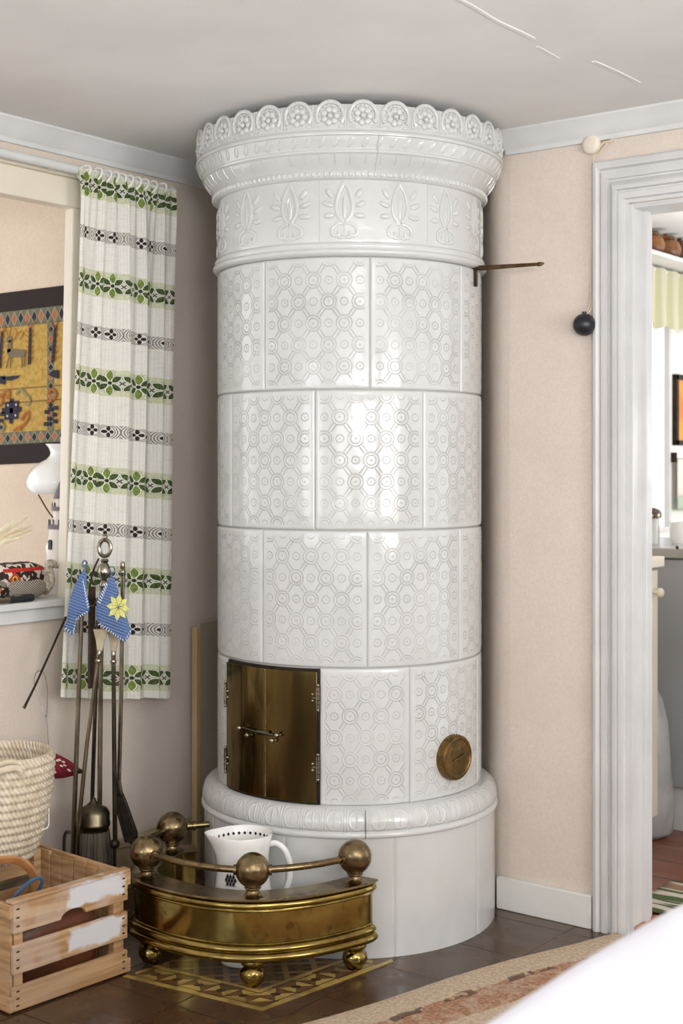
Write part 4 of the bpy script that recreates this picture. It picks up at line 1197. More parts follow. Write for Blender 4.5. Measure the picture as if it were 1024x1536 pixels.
# ------------------------------------------------------------------ straw basket on the back of the crate
def straw_mat():
    n = NT('coiled_straw'); b = n.b
    a, h = n.uv()
    st = n.E('sin(a*520+h*260)', a=a, h=h)
    f = n.noise(40, 3)
    c = n.mix(n.ramp(f, .35, .65), lin((230, 218, 198)), lin((212, 196, 170)))
    c = n.mix(n.E('s*0.3', s=n.ramp(st, -.2, -.9)), c, lin((164, 134, 98)))
    n.link(c, b.inputs['Base Color']); b.inputs['Roughness'].default_value = .8
    n.link(n.bump(st, .0014, .7), b.inputs['Normal']); return n.m
M['straw'] = straw_mat()
BX, BY, BZ0, BSH = -.852, 3.335, .255, .262
bas = thing('straw_basket', 'cream coiled straw basket with rope handle perched on the wooden crate', 'basket', cw(BX, BY, BZ0))
bc = cw(BX, BY, BZ0)
def wallr(t): return .094 + .049 * (1 - (1 - t) ** 2.2)
NCO = 13; prof = [(0, .004), (.08, .002)]
for k in range(NCO):
    for j in range(6):
        t = (k + (j + .5) / 6) / NCO; prof.append((wallr(t) + .0066 * math.sin(PI * (j + .5) / 6), .004 + t * (BSH - .01)))
prof += [(wallr(1) + .002, BSH), (wallr(1) - .006, BSH + .002), (wallr(1) - .012, BSH - .004)]
for k in reversed(range(1, NCO)):
    for j in reversed(range(5)):
        t = (k + (j + .5) / 5) / NCO; prof.append((wallr(t) - .010 - .004 * math.sin(PI * (j + .5) / 5), .004 + t * (BSH - .01)))
prof += [(.07, .014), (0, .014)]
mb = MB(); mb.lathe(prof, bc, 120, axis=(CX, CY, UPV), rfun=lambda t, r, z: .0012 * math.sin(t * 75 + z * 90) if r > .085 else 0)
mb.build('body', M['straw'], bas, angle=180)
mb = MB(); hr = wallr(.97) + .012
def bp(t, r, z): return bc + CX * r * math.cos(t) + CY * r * math.sin(t) + UPV * z
mb.tube(catmull([bp(R_(-50), wallr(.9) + .002, BSH - .03), bp(R_(-56), hr, BSH - .012), bp(R_(-68), hr + .006, BSH - .012), bp(R_(-84), hr + .004, BSH - .026), bp(R_(-102), hr + .004, BSH - .03), bp(R_(-118), hr, BSH - .022), bp(R_(-124), wallr(.9) + .002, BSH - .034)], 8), .0085, 8)
mb.tube(catmull([bp(R_(-50), wallr(.9), BSH - .004), bp(R_(-62), wallr(1) + .004, BSH + .004), bp(R_(-74), wallr(1) + .003, BSH - .006)], 6), .006, 8)
mb.build('handle', M['straw'], bas)
mb = MB(); mb.tube(catmull([tp(72, 1178, 3.34), tp(73, 1215, 3.34), tp(73, 1236, 3.34), tp(69, 1243, 3.33), tp(63, 1244, 3.32)], 6), .0018, 6); mb.build('white_cord', M['cord'], bas)

# ------------------------------------------------------------------ things on the deep sill
ZSL = ZS + .02
def us_(px, py, u): return onU(px, py, u)
M['straw_g'] = mat('grey_wicker', (150, 136, 120), .8, c2=(196, 186, 172), vs=90, lo=.42, hi=.58, bump=.004, bs=160)
def wick():
    n = NT('woven_wicker'); b = n.b; x, y, z = n.xyz()
    s = n.E('sin((x*0.6+y*0.8)*900)*sin(z*1000)', x=x, y=y, z=z)
    n.link(n.mix(n.ramp(s, -.4, .5), lin((92, 80, 70)), lin((196, 186, 172))), b.inputs['Base Color']); b.inputs['Roughness'].default_value = .8
    n.link(n.bump(s, .002, .8), b.inputs['Normal']); return n.m
M['wick'] = wick()
ud = -2.905
D = lambda px, py: onU(px, py, ud)
dx = (D(60, 880) - D(20, 880)).normalized(); dx.z = 0; dx.normalize(); dn = UPV.cross(dx)
c = D(42, 886); c.z = ZSL + .031
duck = thing('wicker_duck', 'grey wicker duck standing on the white sill facing right', 'duck figurine', (c.x, c.y, ZSL))
mb = MB()
def dk(u, v):
    a = 2 * PI * u; t = lerp(-1, 1, v); w = max(0, 1 - abs(t) ** 2.6) ** .5
    yk = .006 * t * t * (1 if t < 0 else .3)
    return c + dx * (.062 * t) + dn * (.026 * w * math.cos(a)) + UPV * (.030 * w * math.sin(a) * (1 if math.sin(a) < 0 else .55 + .35 * abs(t)) + yk)
mb.grid(dk, [i / 24 for i in range(25)], [j / 24 for j in range(25)]); mb.build('body', M['wick'], duck, angle=180)
mb = MB(); mb.tube(catmull([D(64, 884), D(73, 874), D(74, 862), D(72, 852), D(74, 845)], 6), [lerp(.021, .0095, (i / 24) ** .7) for i in range(25)], 12); mb.sphere(D(76, 846), (.0195, .0145, .0135), 14, 10, axes=(dx, dn, UPV)); mb.build('neck', M['straw_g'], duck)
mb = MB(); mb.sphere(D(87, 850), (.016, .009, .005), 10, 6, axes=(dx, dn, UPV)); mb.build('bill', M['straw_g'], duck)
mb = MB(); mb.sphere(D(4, 876), (.016, .008, .007), 10, 6, axes=((dx * -.8 + UPV * .5).normalized(), dn, (UPV * .8 + dx * .5).normalized())); mb.build('tail', M['wick'], duck)
# torch
tc = thing('torch', 'small black and silver torch lying on the front edge of the sill', 'torch', (onU(20, 900, -2.852).x, onU(20, 900, -2.852).y, ZSL))
def T_(px, r=.0085): q = onU(px, 900, -2.852); q.z = ZSL + r; return q
mb = MB(); mb.tube([T_(-22), T_(14)], .0075, 14); mb.build('barrel', M['rod_steel'], tc)
M['blk'] = mat('black_plastic', (26, 26, 32), .35)
mb = MB(); mb.tube([T_(14), T_(32)], .0082, 14); mb.build('grip', M['blk'], tc)
mb = MB(); mb.tube([T_(32, .0105), T_(34, .0105), T_(48, .0105)], [.009, .0105, .0105], 16); mb.build('head', M['blk'], tc)
# patterned pouch
def pouch_mat():
    n = NT('patterned_fabric'); b = n.b; u, v = n.uv()
    x = n.E('u', u=u)
    k = n.noise(70, 1, vec=None)
    c = n.mix(n.ramp(k, .49, .52), lin((48, 36, 32)), lin((224, 212, 198)))
    d = n.E('hyp(u-0.07,(v-0.05)*1.0)', u=u, v=v)
    dd = n.E('abs(u-0.07)+abs(v-0.05)', u=u, v=v)
    c = n.mix(n.E('dd<0.021', dd=dd), c, lin((202, 58, 36)))
    c = n.mix(n.E('d<0.0095', d=d), c, lin((222, 170, 80))); c = n.mix(n.E('d<0.005', d=d), c, lin((52, 62, 40)))
    c = n.mix(n.E('(v>0.070)*(v<0.080)*(u>0.035)', u=u, v=v), c, lin((190, 44, 36)))
    c = n.mix(n.E('(v<0.03)*(u<0.03)', u=u, v=v), c, lin((208, 110, 60)))
    n.link(c, b.inputs['Base Color']); b.inputs['Roughness'].default_value = .85; return n.m
M['pouch'] = pouch_mat()
up = -3.00; a = onU(-22, 870, up); b_ = onU(64, 870, up)
px_ = (b_ - a); W = px_.length; px_.normalize(); px_.z = 0; pn = UPV.cross(px_)
pb = Vector(((a.x + b_.x) / 2, (a.y + b_.y) / 2, ZSL))
po = thing('fabric_pouch', 'plump patterned fabric pouch with red flower lying behind the wicker duck', 'pouch', pb)
mb = MB()
def pf(u, v):
    a = 2 * PI * u; b = PI * (v - .5)
    return pb + px_ * (W / 2 * sq(math.cos(b), .5) * sq(math.cos(a), .6)) + pn * (.04 * sq(math.cos(b), .6) * sq(math.sin(a), .8)) + UPV * (.046 + .046 * sq(math.sin(b), .7) + .003 * math.sin(8 * u * 2 * PI) * math.cos(b))
def puv(u, v):
    q = pf(u, v) - pb; return (q.dot(px_) + W / 2, q.z)
mb.grid(pf, [i / 48 for i in range(49)], [j / 24 for j in range(25)], puv); mb.build('body', M['pouch'], po, angle=180)
mb = MB(); mb.tube([pf(u, .93) for u in [i / 40 for i in range(40)]], .0022, 6, closed=True); mb.build('drawn_edge', M['blk'], po)
# vase with dried grass
vb = onU(-34, 860, -3.08); vb.z = ZSL
va = thing('grass_vase', 'cream vase with pale dried grass blades at the left end of the sill', 'vase', vb)
M['cream'] = mat('cream_glaze', (234, 224, 200), .3)
mb = MB(); mb.lathe([(0, 0), (.026, 0), (.034, .02), (.037, .05), (.03, .085), (.026, .1), (.03, .112), (.027, .112), (.023, .1), (.027, .085), (.033, .05), (0, .01)], vb, 32); mb.build('vase', M['cream'], va, angle=60)
M['dry'] = mat('dried_grass', (236, 226, 200), .8, c2=(222, 206, 172), vs=60)
for k, (px, py, w) in enumerate(((48, 788, 5), (40, 776, 4), (30, 792, 6), (47, 795, 3), (20, 782, 6), (35, 806, 5), (8, 790, 5))):
    e = onU(px, py, -3.06 + .008 * k); s_ = vb + UPV * .10 + Vector((0, 0, 0)); m_ = lerp(s_, e, .5) + UPV * .014
    mb = MB(); pth = catmull([s_, m_, e], 8); mb.tube(pth, [.0028 + .0045 * math.sin(PI * min(1, i / (len(pth) - 1) + .05)) * (1 if i < len(pth) - 1 else .2) for i in range(len(pth))], 6, flat=(1, .4)); mb.build('grass_blade', M['dry'], va)
# lighthouse model
lh0 = onU(91, 840, -2.975); lh0.z = ZSL
def lz(py): return onU(91, py, -2.975).z
lh = thing('model_lighthouse', 'white model lighthouse with two grey galleries standing behind the wicker duck', 'model lighthouse', lh0)
K = (onU(92, 800, -2.975) - onU(91, 800, -2.975)).length
def L0(z): return Vector((lh0.x, lh0.y, z))
M['lhw'] = mat('white_plaster', (238, 232, 224), .6); M['lhg'] = mat('grey_gallery', (120, 112, 118), .6)
mb = MB(); mb.lathe([(0, ZSL), (.046, ZSL), (.0465, ZSL + .01), (.032, lz(793)), (0, lz(793))], L0(0), 32); mb.build('tower', M['lhw'], lh, angle=40)
mb = MB(); mb.lathe([(0, lz(793)), (.036, lz(793)), (.036, lz(787)), (0, lz(787))], L0(0), 32)
mb.lathe([(0, lz(766)), (.026, lz(766)), (.026, lz(760)), (0, lz(760))], L0(0), 28); mb.build('gallery', M['lhg'], lh, angle=40)
mb = MB(); mb.lathe([(0, lz(787)), (.022, lz(787)), (.02, lz(766)), (0, lz(766))], L0(0), 24); mb.lathe([(0, lz(760)), (.014, lz(760)), (.014, lz(748)), (0, lz(748))], L0(0), 20); mb.build('upper_tower', M['lhw'], lh, angle=40)
mb = MB(); mb.lathe([(0, lz(748)), (.022, lz(748)), (.012, lz(734)), (.003, lz(722)), (0, lz(718))], L0(0), 24); mb.build('roof', M['lhg'], lh, angle=40)
mb = MB()
for k in range(14):
    a = 2 * PI * k / 14
    mb.tube([L0(lz(787)) + Vector((.033 * math.cos(a), .033 * math.sin(a), 0)), L0(lz(779)) + Vector((.033 * math.cos(a), .033 * math.sin(a), 0))], .0017, 5)
mb.build('lower_railing', M['blk'], lh)
mb = MB()
for k in range(8):
    a = 2 * PI * k / 8; mb.tube([L0(lz(760)) + Vector((.0235 * math.cos(a), .0235 * math.sin(a), 0)), L0(lz(754)) + Vector((.0235 * math.cos(a), .0235 * math.sin(a), 0))], .0017, 5)
mb.build('upper_railing', M['blk'], lh)
mb = MB(); d = -CY; q = onU(78, 817, -2.975) - L0(0); q.z = 0; 
# dark arched window on the visible flank
dirw = (CX * -.62 - CY * .78).normalized(); tw = UPV.cross(dirw); cz = lz(816); rr = .0385
wc = L0(cz) + dirw * (rr - .0035)
pts = [wc + tw * -.006 - UPV * .014, wc + tw * .006 - UPV * .014] + [wc + tw * .006 * math.cos(a) + UPV * (.006 + .008 * math.sin(a)) for a in [PI * i / 8 for i in range(9)]]
mb.prism(pts, dirw * .006); mb.build('window', M['blk'], lh, smooth=False)
# oil lamp with opal shade
lb = onU(98, 700, -3.06); lb.z = ZSL
def oz(py): return onU(98, py, -3.06).z
lamp = thing('oil_lamp', 'oil lamp with white opal glass shade on the sill beside the tapestry', 'lamp', lb)
O0 = Vector((lb.x, lb.y, 0))
M['opal'] = mat('opal_glass', (242, 242, 240), .12, coat=.4)
mb = MB(); mb.lathe([(0, ZSL), (.062, ZSL), (.064, ZSL + .008), (.05, ZSL + .016), (.022, ZSL + .03), (.014, ZSL + .06), (.018, ZSL + .075), (0, ZSL + .075)], O0, 32); mb.build('base', M['brass_dull'], lamp, angle=50)
mb = MB(); mb.lathe([(0, ZSL + .075), (.03, ZSL + .077), (.055, ZSL + .1), (.058, ZSL + .125), (.045, ZSL + .15), (.02, ZSL + .162), (0, ZSL + .162)], O0, 32); mb.build('font', M['opal'], lamp, angle=60)
mb = MB(); mb.lathe([(0, ZSL + .162), (.022, ZSL + .162), (.026, ZSL + .18), (.022, ZSL + .2), (0, ZSL + .2)], O0, 24)
for k in range(3):
    a = 2 * PI * k / 3 + .5; mb.tube(catmull([O0 + Vector((.022 * math.cos(a), .022 * math.sin(a), ZSL + .19)), O0 + Vector((.06 * math.cos(a), .06 * math.sin(a), ZSL + .225)), O0 + Vector((.1 * math.cos(a), .1 * math.sin(a), oz(741)))], 5), .0025, 6)
mb.build('burner', M['brass_dull'], lamp, angle=50)
mb = MB(); mb.lathe([(.094, oz(740)), (.103, oz(737)), (.1115, oz(729)), (.113, oz(722)), (.109, oz(713)), (.095, oz(702)), (.074, oz(694)), (.055, oz(689)), (.046, oz(684)), (.043, oz(679)), (.048, oz(672)), (.058, oz(666)), (.0565, oz(666)), (.045, oz(673)), (.0405, oz(680)), (.044, oz(686)), (.072, oz(696)), (.092, oz(704)), (.106, oz(714)), (.1095, oz(722)), (.108, oz(729)), (.094, oz(740))], O0, 48); mb.build('lamp_shade', M['opal'], lamp, angle=60)
mb = MB(); mb.lathe([(.02, ZSL + .2), (.024, oz(720)), (.02, oz(700)), (.017, oz(655)), (.016, oz(655)), (.019, oz(700))], O0, 24); mb.build('chimney', M['glass'], lamp)

# ------------------------------------------------------------------ tapestry on the next room's wall
VT = VN - .0035
def tq(px, py, d=0): return onV(px, py, VT - d)
def tap_edge(px, k):      # k 0 top .. 1 bottom of the hanging at column px
    yt = 440 - .125 * px; yb = 697 - .045 * px; return lerp(yt, yb, k)
def tapestry_mat():
    n = NT('woven_tapestry'); b = n.b; u, v = n.uv()       # u metres across, v 0 top..1 bottom
    och = n.mix(n.ramp(n.noise(60, 3), .35, .65), lin((204, 170, 92)), lin((186, 148, 70)))
    dk = lin((44, 32, 30)); grey = lin((112, 112, 92)); navy = lin((40, 42, 58)); org = lin((178, 112, 74))
    def diamonds(p, q, w):
        x = n.E('mod(p,w)/w-0.5', p=p, w=w); k = n.E('mod(floor(p/w),2)', p=p, w=w)
        d = n.E('abs(x)*2+abs(q)*2', x=x, q=q)
        c = n.mix(n.E('d<0.78', d=d), grey, n.mix(k, navy, org))
        return n.mix(n.E('abs(d-0.86)<0.09', d=d), c, lin((176, 166, 136)))
    c = och
    # thin lines dividing the fields
    c = n.mix(n.E('max(abs(v-0.565)<0.004,abs(v-0.645)<0.004)', v=v), c, lin((134, 104, 56)))
    for c0 in (-.62, -.335, -.058, .22):
        vb_ = n.E('abs(u-c0)', u=u, c0=c0)
        c = n.mix(n.E('a<0.016', a=vb_), c, diamonds(n.E('v*0.52', v=v), n.E('(u-c0)/0.032', u=u, c0=c0), .028))
    for lo, hi in ((.112, .205), (.815, .885)):
        c = n.mix(n.E('(v>lo)*(v<hi)', v=v, lo=lo, hi=hi), c, diamonds(n.E('u+0.6', u=u), n.E('(v-m)/w', v=v, m=(lo + hi) / 2, w=hi - lo), .032))
    c = n.mix(n.E('max(v<0.112,v>0.885)', v=v), c, dk)
    n.link(c, b.inputs['Base Color']); b.inputs['Roughness'].default_value = .92
    n.link(n.bump(n.E('sin(u*2400)+sin(v*1300)', u=u, v=v), .001, .4), b.inputs['Normal']); return n.m
M['tap'] = tapestry_mat()
M['t_grey'] = mat('grey_wool', (118, 106, 84), .9); M['t_navy'] = mat('navy_wool', (42, 42, 58), .9); M['t_rust'] = mat('rust_wool', (168, 100, 44), .9); M['t_cream'] = mat('cream_wool', (212, 204, 190), .9); M['t_red'] = mat('red_wool', (160, 70, 44), .9); M['t_green'] = mat('sage_wool', (140, 138, 98), .9)
tap = thing('tapestry', 'ochre woven wall hanging with deer and dark end bands on the far wall', 'tapestry', tq(20, 570))
mb = MB(); pxs = [-190 + i * 10 for i in range(34)]
x_ref = tq(95, 500).x
mb.grid(lambda p, k: tq(p, tap_edge(p, k)), pxs, [j / 20 for j in range(21)], lambda p, k: (tq(p, 500).x - x_ref, k))
qd = [tq(-189, tap_edge(-189, .003), -.0033), tq(139, tap_edge(139, .003), -.0033), tq(139, tap_edge(139, .997), -.0033), tq(-189, tap_edge(-189, .997), -.0033)]
mb.cur = 7; mb.prism(qd, Vector((0, -.0028, 0)))
def shape(mb, pts): mb.prism([tq(a, b, .0032) for a, b in pts], Vector((0, -.0015, 0)))
def stick(mb, a, b, r=.0016): mb.tube([tq(a[0], a[1], .004), tq(b[0], b[1], .004)], r, 5)
for ox, oy in ((0, 0), (-80, 9), (-160, 19)):
    T2 = lambda x, y: (x + ox, y + oy)
    mb.cur = 1
    shape(mb, [T2(*q) for q in ((11, 524), (16, 523), (38, 525), (38, 533), (34, 535), (18, 536), (12, 533))])
    shape(mb, [T2(*q) for q in ((11, 530), (12, 516), (14, 510), (17, 511), (17, 527))])
    shape(mb, [T2(*q) for q in ((12, 514), (9, 512), (10, 507), (14, 504), (18, 508), (17, 513))])
    for a, b in (((14, 534), (9, 552)), ((17, 535), (15, 552)), ((33, 534), (33, 552)), ((37, 532), (36, 550))): stick(mb, T2(*a), T2(*b), .0018)
    mb.cur = 2
    for a, b in (((13, 506), (9, 493)), ((9, 493), (5, 488)), ((14, 505), (17, 492)), ((17, 492), (14, 487)), ((9, 497), (5, 497)), ((20, 512), (26, 500)), ((26, 500), (23, 492)), ((26, 500), (32, 496)), ((30, 510), (36, 498))): stick(mb, T2(*a), T2(*b), .0014)
    for xx in (45, 81):
        stick(mb, T2(xx, 492), T2(xx - 6, 482), .0016); stick(mb, T2(xx + 1, 492), T2(xx + 7, 480), .0016)
        for j in range(6):
            stick(mb, T2(xx, 540 - j * 8), T2(xx + 6, 534 - j * 8), .0009); stick(mb, T2(xx - 1, 540 - j * 8), T2(xx - 7, 534 - j * 8), .0009)
    mb.cur = 3
    shape(mb, [T2(*q) for q in ((44, 492), (47, 491), (46, 546), (42, 547))]); shape(mb, [T2(*q) for q in ((82, 488), (85, 487), (81, 543), (77, 544))])
    shape(mb, [T2(*q) for q in ((2, 566), (30, 563), (26, 567), (16, 571), (7, 570))]); shape(mb, [T2(*q) for q in ((73, 562), (80, 555), (88, 555), (88, 568), (80, 566))])
    # pixelled star
    for q in (((8, 603), (28, 601), (27, 628), (7, 630)), ((15, 598), (20, 598), (20, 604), (15, 604)), ((14, 628), (19, 628), (19, 635), (14, 635)), ((3, 612), (8, 612), (8, 620), (3, 620)), ((27, 610), (32, 610), (31, 618), (27, 618))): shape(mb, [T2(*w) for w in q])
    for q in ((70, 618), (76, 614), (82, 622), (74, 628), (83, 632), (69, 636), (84, 612)): shape(mb, [T2(q[0] - 3, q[1] - 3), T2(q[0] + 3, q[1] - 3), T2(q[0] + 3, q[1] + 3), T2(q[0] - 3, q[1] + 3)])
    mb.cur = 4
    for q in ((12, 608), (24, 607), (11, 624), (23, 623)): mb.sphere(tq(*T2(*q), .0052), (.004, .001, .004), 8, 5)
    mb.cur = 2
    for a in ([(2, 596), (8, 586), (14, 588), (13, 596), (8, 594)], [(30, 640), (38, 634), (43, 624), (42, 618), (37, 621), (32, 630)], [(20, 646), (26, 642), (32, 645)], [(72, 590), (78, 584), (84, 590), (80, 600)], [(70, 604), (78, 600)]):
        mb.tube(catmull([tq(*T2(*q), .0045) for q in a], 5), .0048, 6, flat=(1, .3))
    shape(mb, [T2(*q) for q in ((15, 612), (20, 612), (20, 620), (15, 620))])
    mb.cur = 5
    for a in ([(24, 592), (30, 584), (37, 590), (44, 598), (43, 606), (38, 606)], [(2, 634), (6, 640), (3, 646), (-3, 644)]): mb.tube(catmull([tq(*T2(*q), .0045) for q in a], 5), .0042, 6, flat=(1, .3))
mb.build('weave', [M['tap'], M['t_grey'], M['t_rust'], M['t_navy'], M['t_cream'], M['t_green'], M['t_red'], M['t_navy']], tap, angle=30, recalc=False)

# ------------------------------------------------------------------ right wall: pull switch
sw_c = onV(889, 218, VR); sws = thing('pull_switch', 'white round wall switch with long cord and black ball beside the door casing', 'pull switch', sw_c)
mb = MB(); mb.lathe([(0, 0), (.024, 0), (.0255, .004), (.0255, .012), (.023, .018), (.015, .021), (0, .022)], sw_c, 28, axis=((1, 0, 0), (0, 0, 1), (0, -1, 0))); mb.build('switch_body', M['cream_paint'], sws, angle=50)
M['cordb'] = mat('beige_cord', (214, 196, 172), .8)
ball = onV(876, 487, VR - .030)
top = onV(890, 234, VR - .010)
mb = MB(); mb.tube(catmull([top, onV(890, 300, VR - .006), onV(887, 400, VR - .006), onV(884, 455, VR - .012), ball + UPV * .025], 6), .0022, 6)
mb.tube(catmull([top, onV(893, 300, VR - .005), onV(891, 400, VR - .005), onV(889, 455, VR - .012), ball + UPV * .025 + Vector((.004, 0, 0))], 6), .0022, 6); mb.build('cord', M['cordb'], sws)
mb = MB(); mb.sphere(ball, .0295, 28, 18); mb.tube([ball + UPV * .024, ball + UPV * .034], .006, 10)
o = mb.build('ball_pull', M['blk'], sws); o['label'] = 'black ball weight'
mb = MB(); mb.tube(catmull([onV(898, 222, VR - .004), onV(905, 214, VR - .005), onV(914, 212, VR - .005), onV(920, 208, VR - .004), onV(922, 202, VR - .004)], 5), .004, 8)
mb.tube(catmull([onV(911, 214, VR - .004), onV(902, 226, VR - .004), onV(898, 234, VR - .004)], 4), .003, 6); mb.build('cable', M['cordb'], sws)
# grey board standing against the wall by the stove
mb = MB(); yb0 = onU(303, 1000, UL + .03).y
mb = MB(); bz1 = onU(303, 932, UL + .03).z
bt = thing('fire_board', 'tall grey board standing against the wall left of the stove', 'board', (UL + .03, yb0 + .15, 0))
yl = onU(297, 1000, UL + .06).y
mb.span((UL + .040, yl + .012, .0), (UL + .055, yl + .30, bz1)); mb.build('panel', M['board'], bt, bevel=.002)
mb = MB(); mb.span((UL + .037, yl - .004, .0), (UL + .058, yl + .014, bz1 - .012)); mb.build('edge_strip', M['board_edge'], bt, bevel=.002)

# ------------------------------------------------------------------ rug and bed
def rug_mat():
    n = NT('rug_weave'); b = n.b; u, v = n.uv()
    f = n.noise(120, 3); g = n.noise(18, 3)
    be = n.mix(n.ramp(f, .35, .65), lin((204, 184, 160)), lin((178, 156, 132)))
    ru = n.mix(n.ramp(f, .35, .65), lin((178, 138, 108)), lin((148, 104, 78)))
    w = n.E('v+(g-0.5)*0.02', v=v, g=n.noise(30, 2))
    k = n.E('(w>0.10)*(w<0.20)+(w>0.30)*(w<0.42)', w=w)
    c = n.mix(n.E('k*(0.5+0.5*m)', k=k, m=n.ramp(n.noise(35, 3, stretch=(1, 1, 1)), .4, .55)), be, ru)
    blk = n.E('(abs(w-0.105)<0.012)*(g>0.5)', w=w, g=n.noise(12, 2, stretch=(1, 1, 1)))
    c = n.mix(n.E('b*0.75', b=blk), c, lin((70, 50, 38)))
    n.link(c, b.inputs['Base Color']); b.inputs['Roughness'].default_value = .95
    n.link(n.bump(f, .004, .9), b.inputs['Normal']); return n.m
M['rug'] = rug_mat()
r0 = Vector((-.0829, 2.971)); rd = Vector((.807, .591)).normalized(); rn = Vector((rd.y, -rd.x))
def rp(u, v, z=0):
    q = r0 + rd * u + rn * (v + .010 * math.sin(u * 7.5 + .8) * (1 - v / .7)); return cw(q.x, q.y, z)
mb = MB()
us = [lerp(-.75, .965, i / 80) for i in range(81)]; vs = [0, .004, .012, .03] + [lerp(.05, .70, i / 24) for i in range(25)]
def rz_(u, v): return .0095 * min(1, (v / .012) ** .5) + .0015 * math.sin(u * 22 + v * 9) * min(1, v * 12)
mb.grid(lambda u, v: rp(u, v, .001 + rz_(u, v)), us, vs, lambda u, v: (u, v))
o = mb.build('rug', M['rug'], angle=180, solid=0); tag(o, 'beige and rust striped woven rug on the brown floor before the bed', 'rug')
# bed in the foreground
M['duvet'] = mat('white_bedding', (226, 226, 233), .85, c2=(218, 218, 227), vs=4, bump=.012, bs=5)
bed = thing('bed', 'bed with white bedding close to the viewer at the lower right', 'bed', (-.25, .9, 0))
U0, U1, V0_, V1_ = -.765, .25, .05, 2.02
mb = MB(); mb.span((U0 + .07, V0_ + .06, .16), (U1 - .05, V1_ - .06, .30)); mb.build('bed_frame', M['pine'], bed, bevel=.006)
for a in (U0 + .1, U1 - .08):
    for b in (V0_ + .1, V1_ - .1): mb = MB(); mb.box((a, b, .08), (.05, .05, .16)); mb.build('leg', M['pine'], bed, bevel=.004)
mb = MB(); mb.span((U0 + .05, V0_ + .05, .30), (U1 - .04, V1_ - .05, .50)); mb.build('mattress', M['duvet'], bed, bevel=.04)
mb = MB()
def dv(u, v):
    a = 2 * PI * u
    cx_, cy_ = (U0 + U1) / 2, (V0_ + V1_) / 2; hx, hy = (U1 - U0) / 2, (V1_ - V0_) / 2
    ca, sa = sq(math.cos(a), .38), sq(math.sin(a), .30)
    if v < .3:      # hanging side
        k = v / .3; s_ = 1 - .02 * (1 - k) ; z = lerp(.30, .572, k)
        return Vector((cx_ + hx * ca * s_, cy_ + hy * sa * s_, z))
    k = (v - .3) / .7; s_ = math.cos(k * PI / 2) ** .55 if k < 1 else 0; z = .572 + .075 * math.sin(min(1, k * 2.2) * PI / 2)
    x, y = cx_ + hx * ca * s_, cy_ + hy * sa * s_
    return Vector((x, y, z + .010 * math.sin(x * 9 + y * 5) * k + .006 * math.sin(y * 13 - x * 4) * k))
mb.grid(dv, [i / 120 for i in range(121)], [j / 34 for j in range(35)]); mb.build('duvet', M['duvet'], bed, angle=180)

# ------------------------------------------------------------------ kitchen beyond the doorway
M['greymetal'] = mat('grey_appliance', (168, 168, 168), .4, c2=(160, 160, 160), vs=3)
M['steel'] = mat('steel_edge', (190, 190, 188), .3, .9)
cab = thing('kitchen_cabinet', 'narrow cream kitchen cabinet with white knob seen through the doorway', 'cabinet', (-2.02, 3.85, 0))
uf = -1.812
mb = MB(); mb.span((UK + .005, 3.66, .09), (uf - .02, 4.08, .895)); mb.build('body', M['cream_paint'], cab, bevel=.003)
mb = MB(); mb.span((uf - .019, 3.67, .10), (uf, 4.083, .885)); dr = mb.build('door', M['cream_paint'], cab, bevel=.003)
mb = MB(); kq = Vector((uf, 4.05, P(982, 888, 4.33).z)); mb.lathe([(0, 0), (.006, 0), (.006, .012), (.014, .018), (.015, .026), (.01, .032), (0, .033)], kq, 16, axis=((0, 1, 0), (0, 0, 1), (1, 0, 0))); mb.build('knob', M['cream'], dr, angle=50)
mb = MB(); mb.span((UK + .005, 3.64, .895), (uf + .018, 4.095, .928)); mb.build('worktop', M['cream_paint'], cab, bevel=.003)
mb = MB(); mb.span((UK + .005, 3.70, 0), (uf - .06, 4.05, .09)); mb.build('toe_kick', M['paint'], cab)
ap = thing('grey_appliance', 'grey kitchen unit with steel top edge beyond the doorway', 'kitchen unit', (-1.7, 4.6, 0))
mb = MB(); mb.span((UK + .01, 4.29, .145), (-1.0, 4.88, .905)); mb.build('front_panel', M['greymetal'], ap, bevel=.003)
mb = MB(); mb.span((UK + .005, 4.275, .908), (-.98, 4.89, .943)); mb.build('top', M['steel'], ap, bevel=.003)
mb = MB(); mb.span((UK + .01, 4.31, 0), (-1.0, 4.86, .145)); mb.build('plinth', M['paint'], ap)
mb = MB(); q = onV(1015, 821, 4.274); mb.sphere(q, (.006, .004, .006), 8, 6); mb.build('screw', M['dark_steel'], ap)
M['film'] = mat('clear_bag', (206, 207, 206), .3, c2=(190, 191, 190), vs=12, bump=.01, bs=22)
M['film'].node_tree.nodes['Principled BSDF'].inputs['Alpha'].default_value = .8
bgc = Vector((-1.905, 4.185, 0))
mb = MB(); mb.lathe([(0, .002), (.07, .002), (.085, .02), (.09, .1), (.086, .25), (.08, .38), (.062, .45), (.04, .48), (.02, .486), (0, .486)], bgc, 40, rfun=lambda t, r, z: (.006 * math.sin(3 * t + z * 9) + .003 * math.sin(9 * t - z * 16)) * min(1, r / .06))
o = mb.build('plastic_bag', M['film'], angle=180); tag(o, 'greyish translucent plastic bag standing on the kitchen floor beside the cabinet', 'plastic bag')
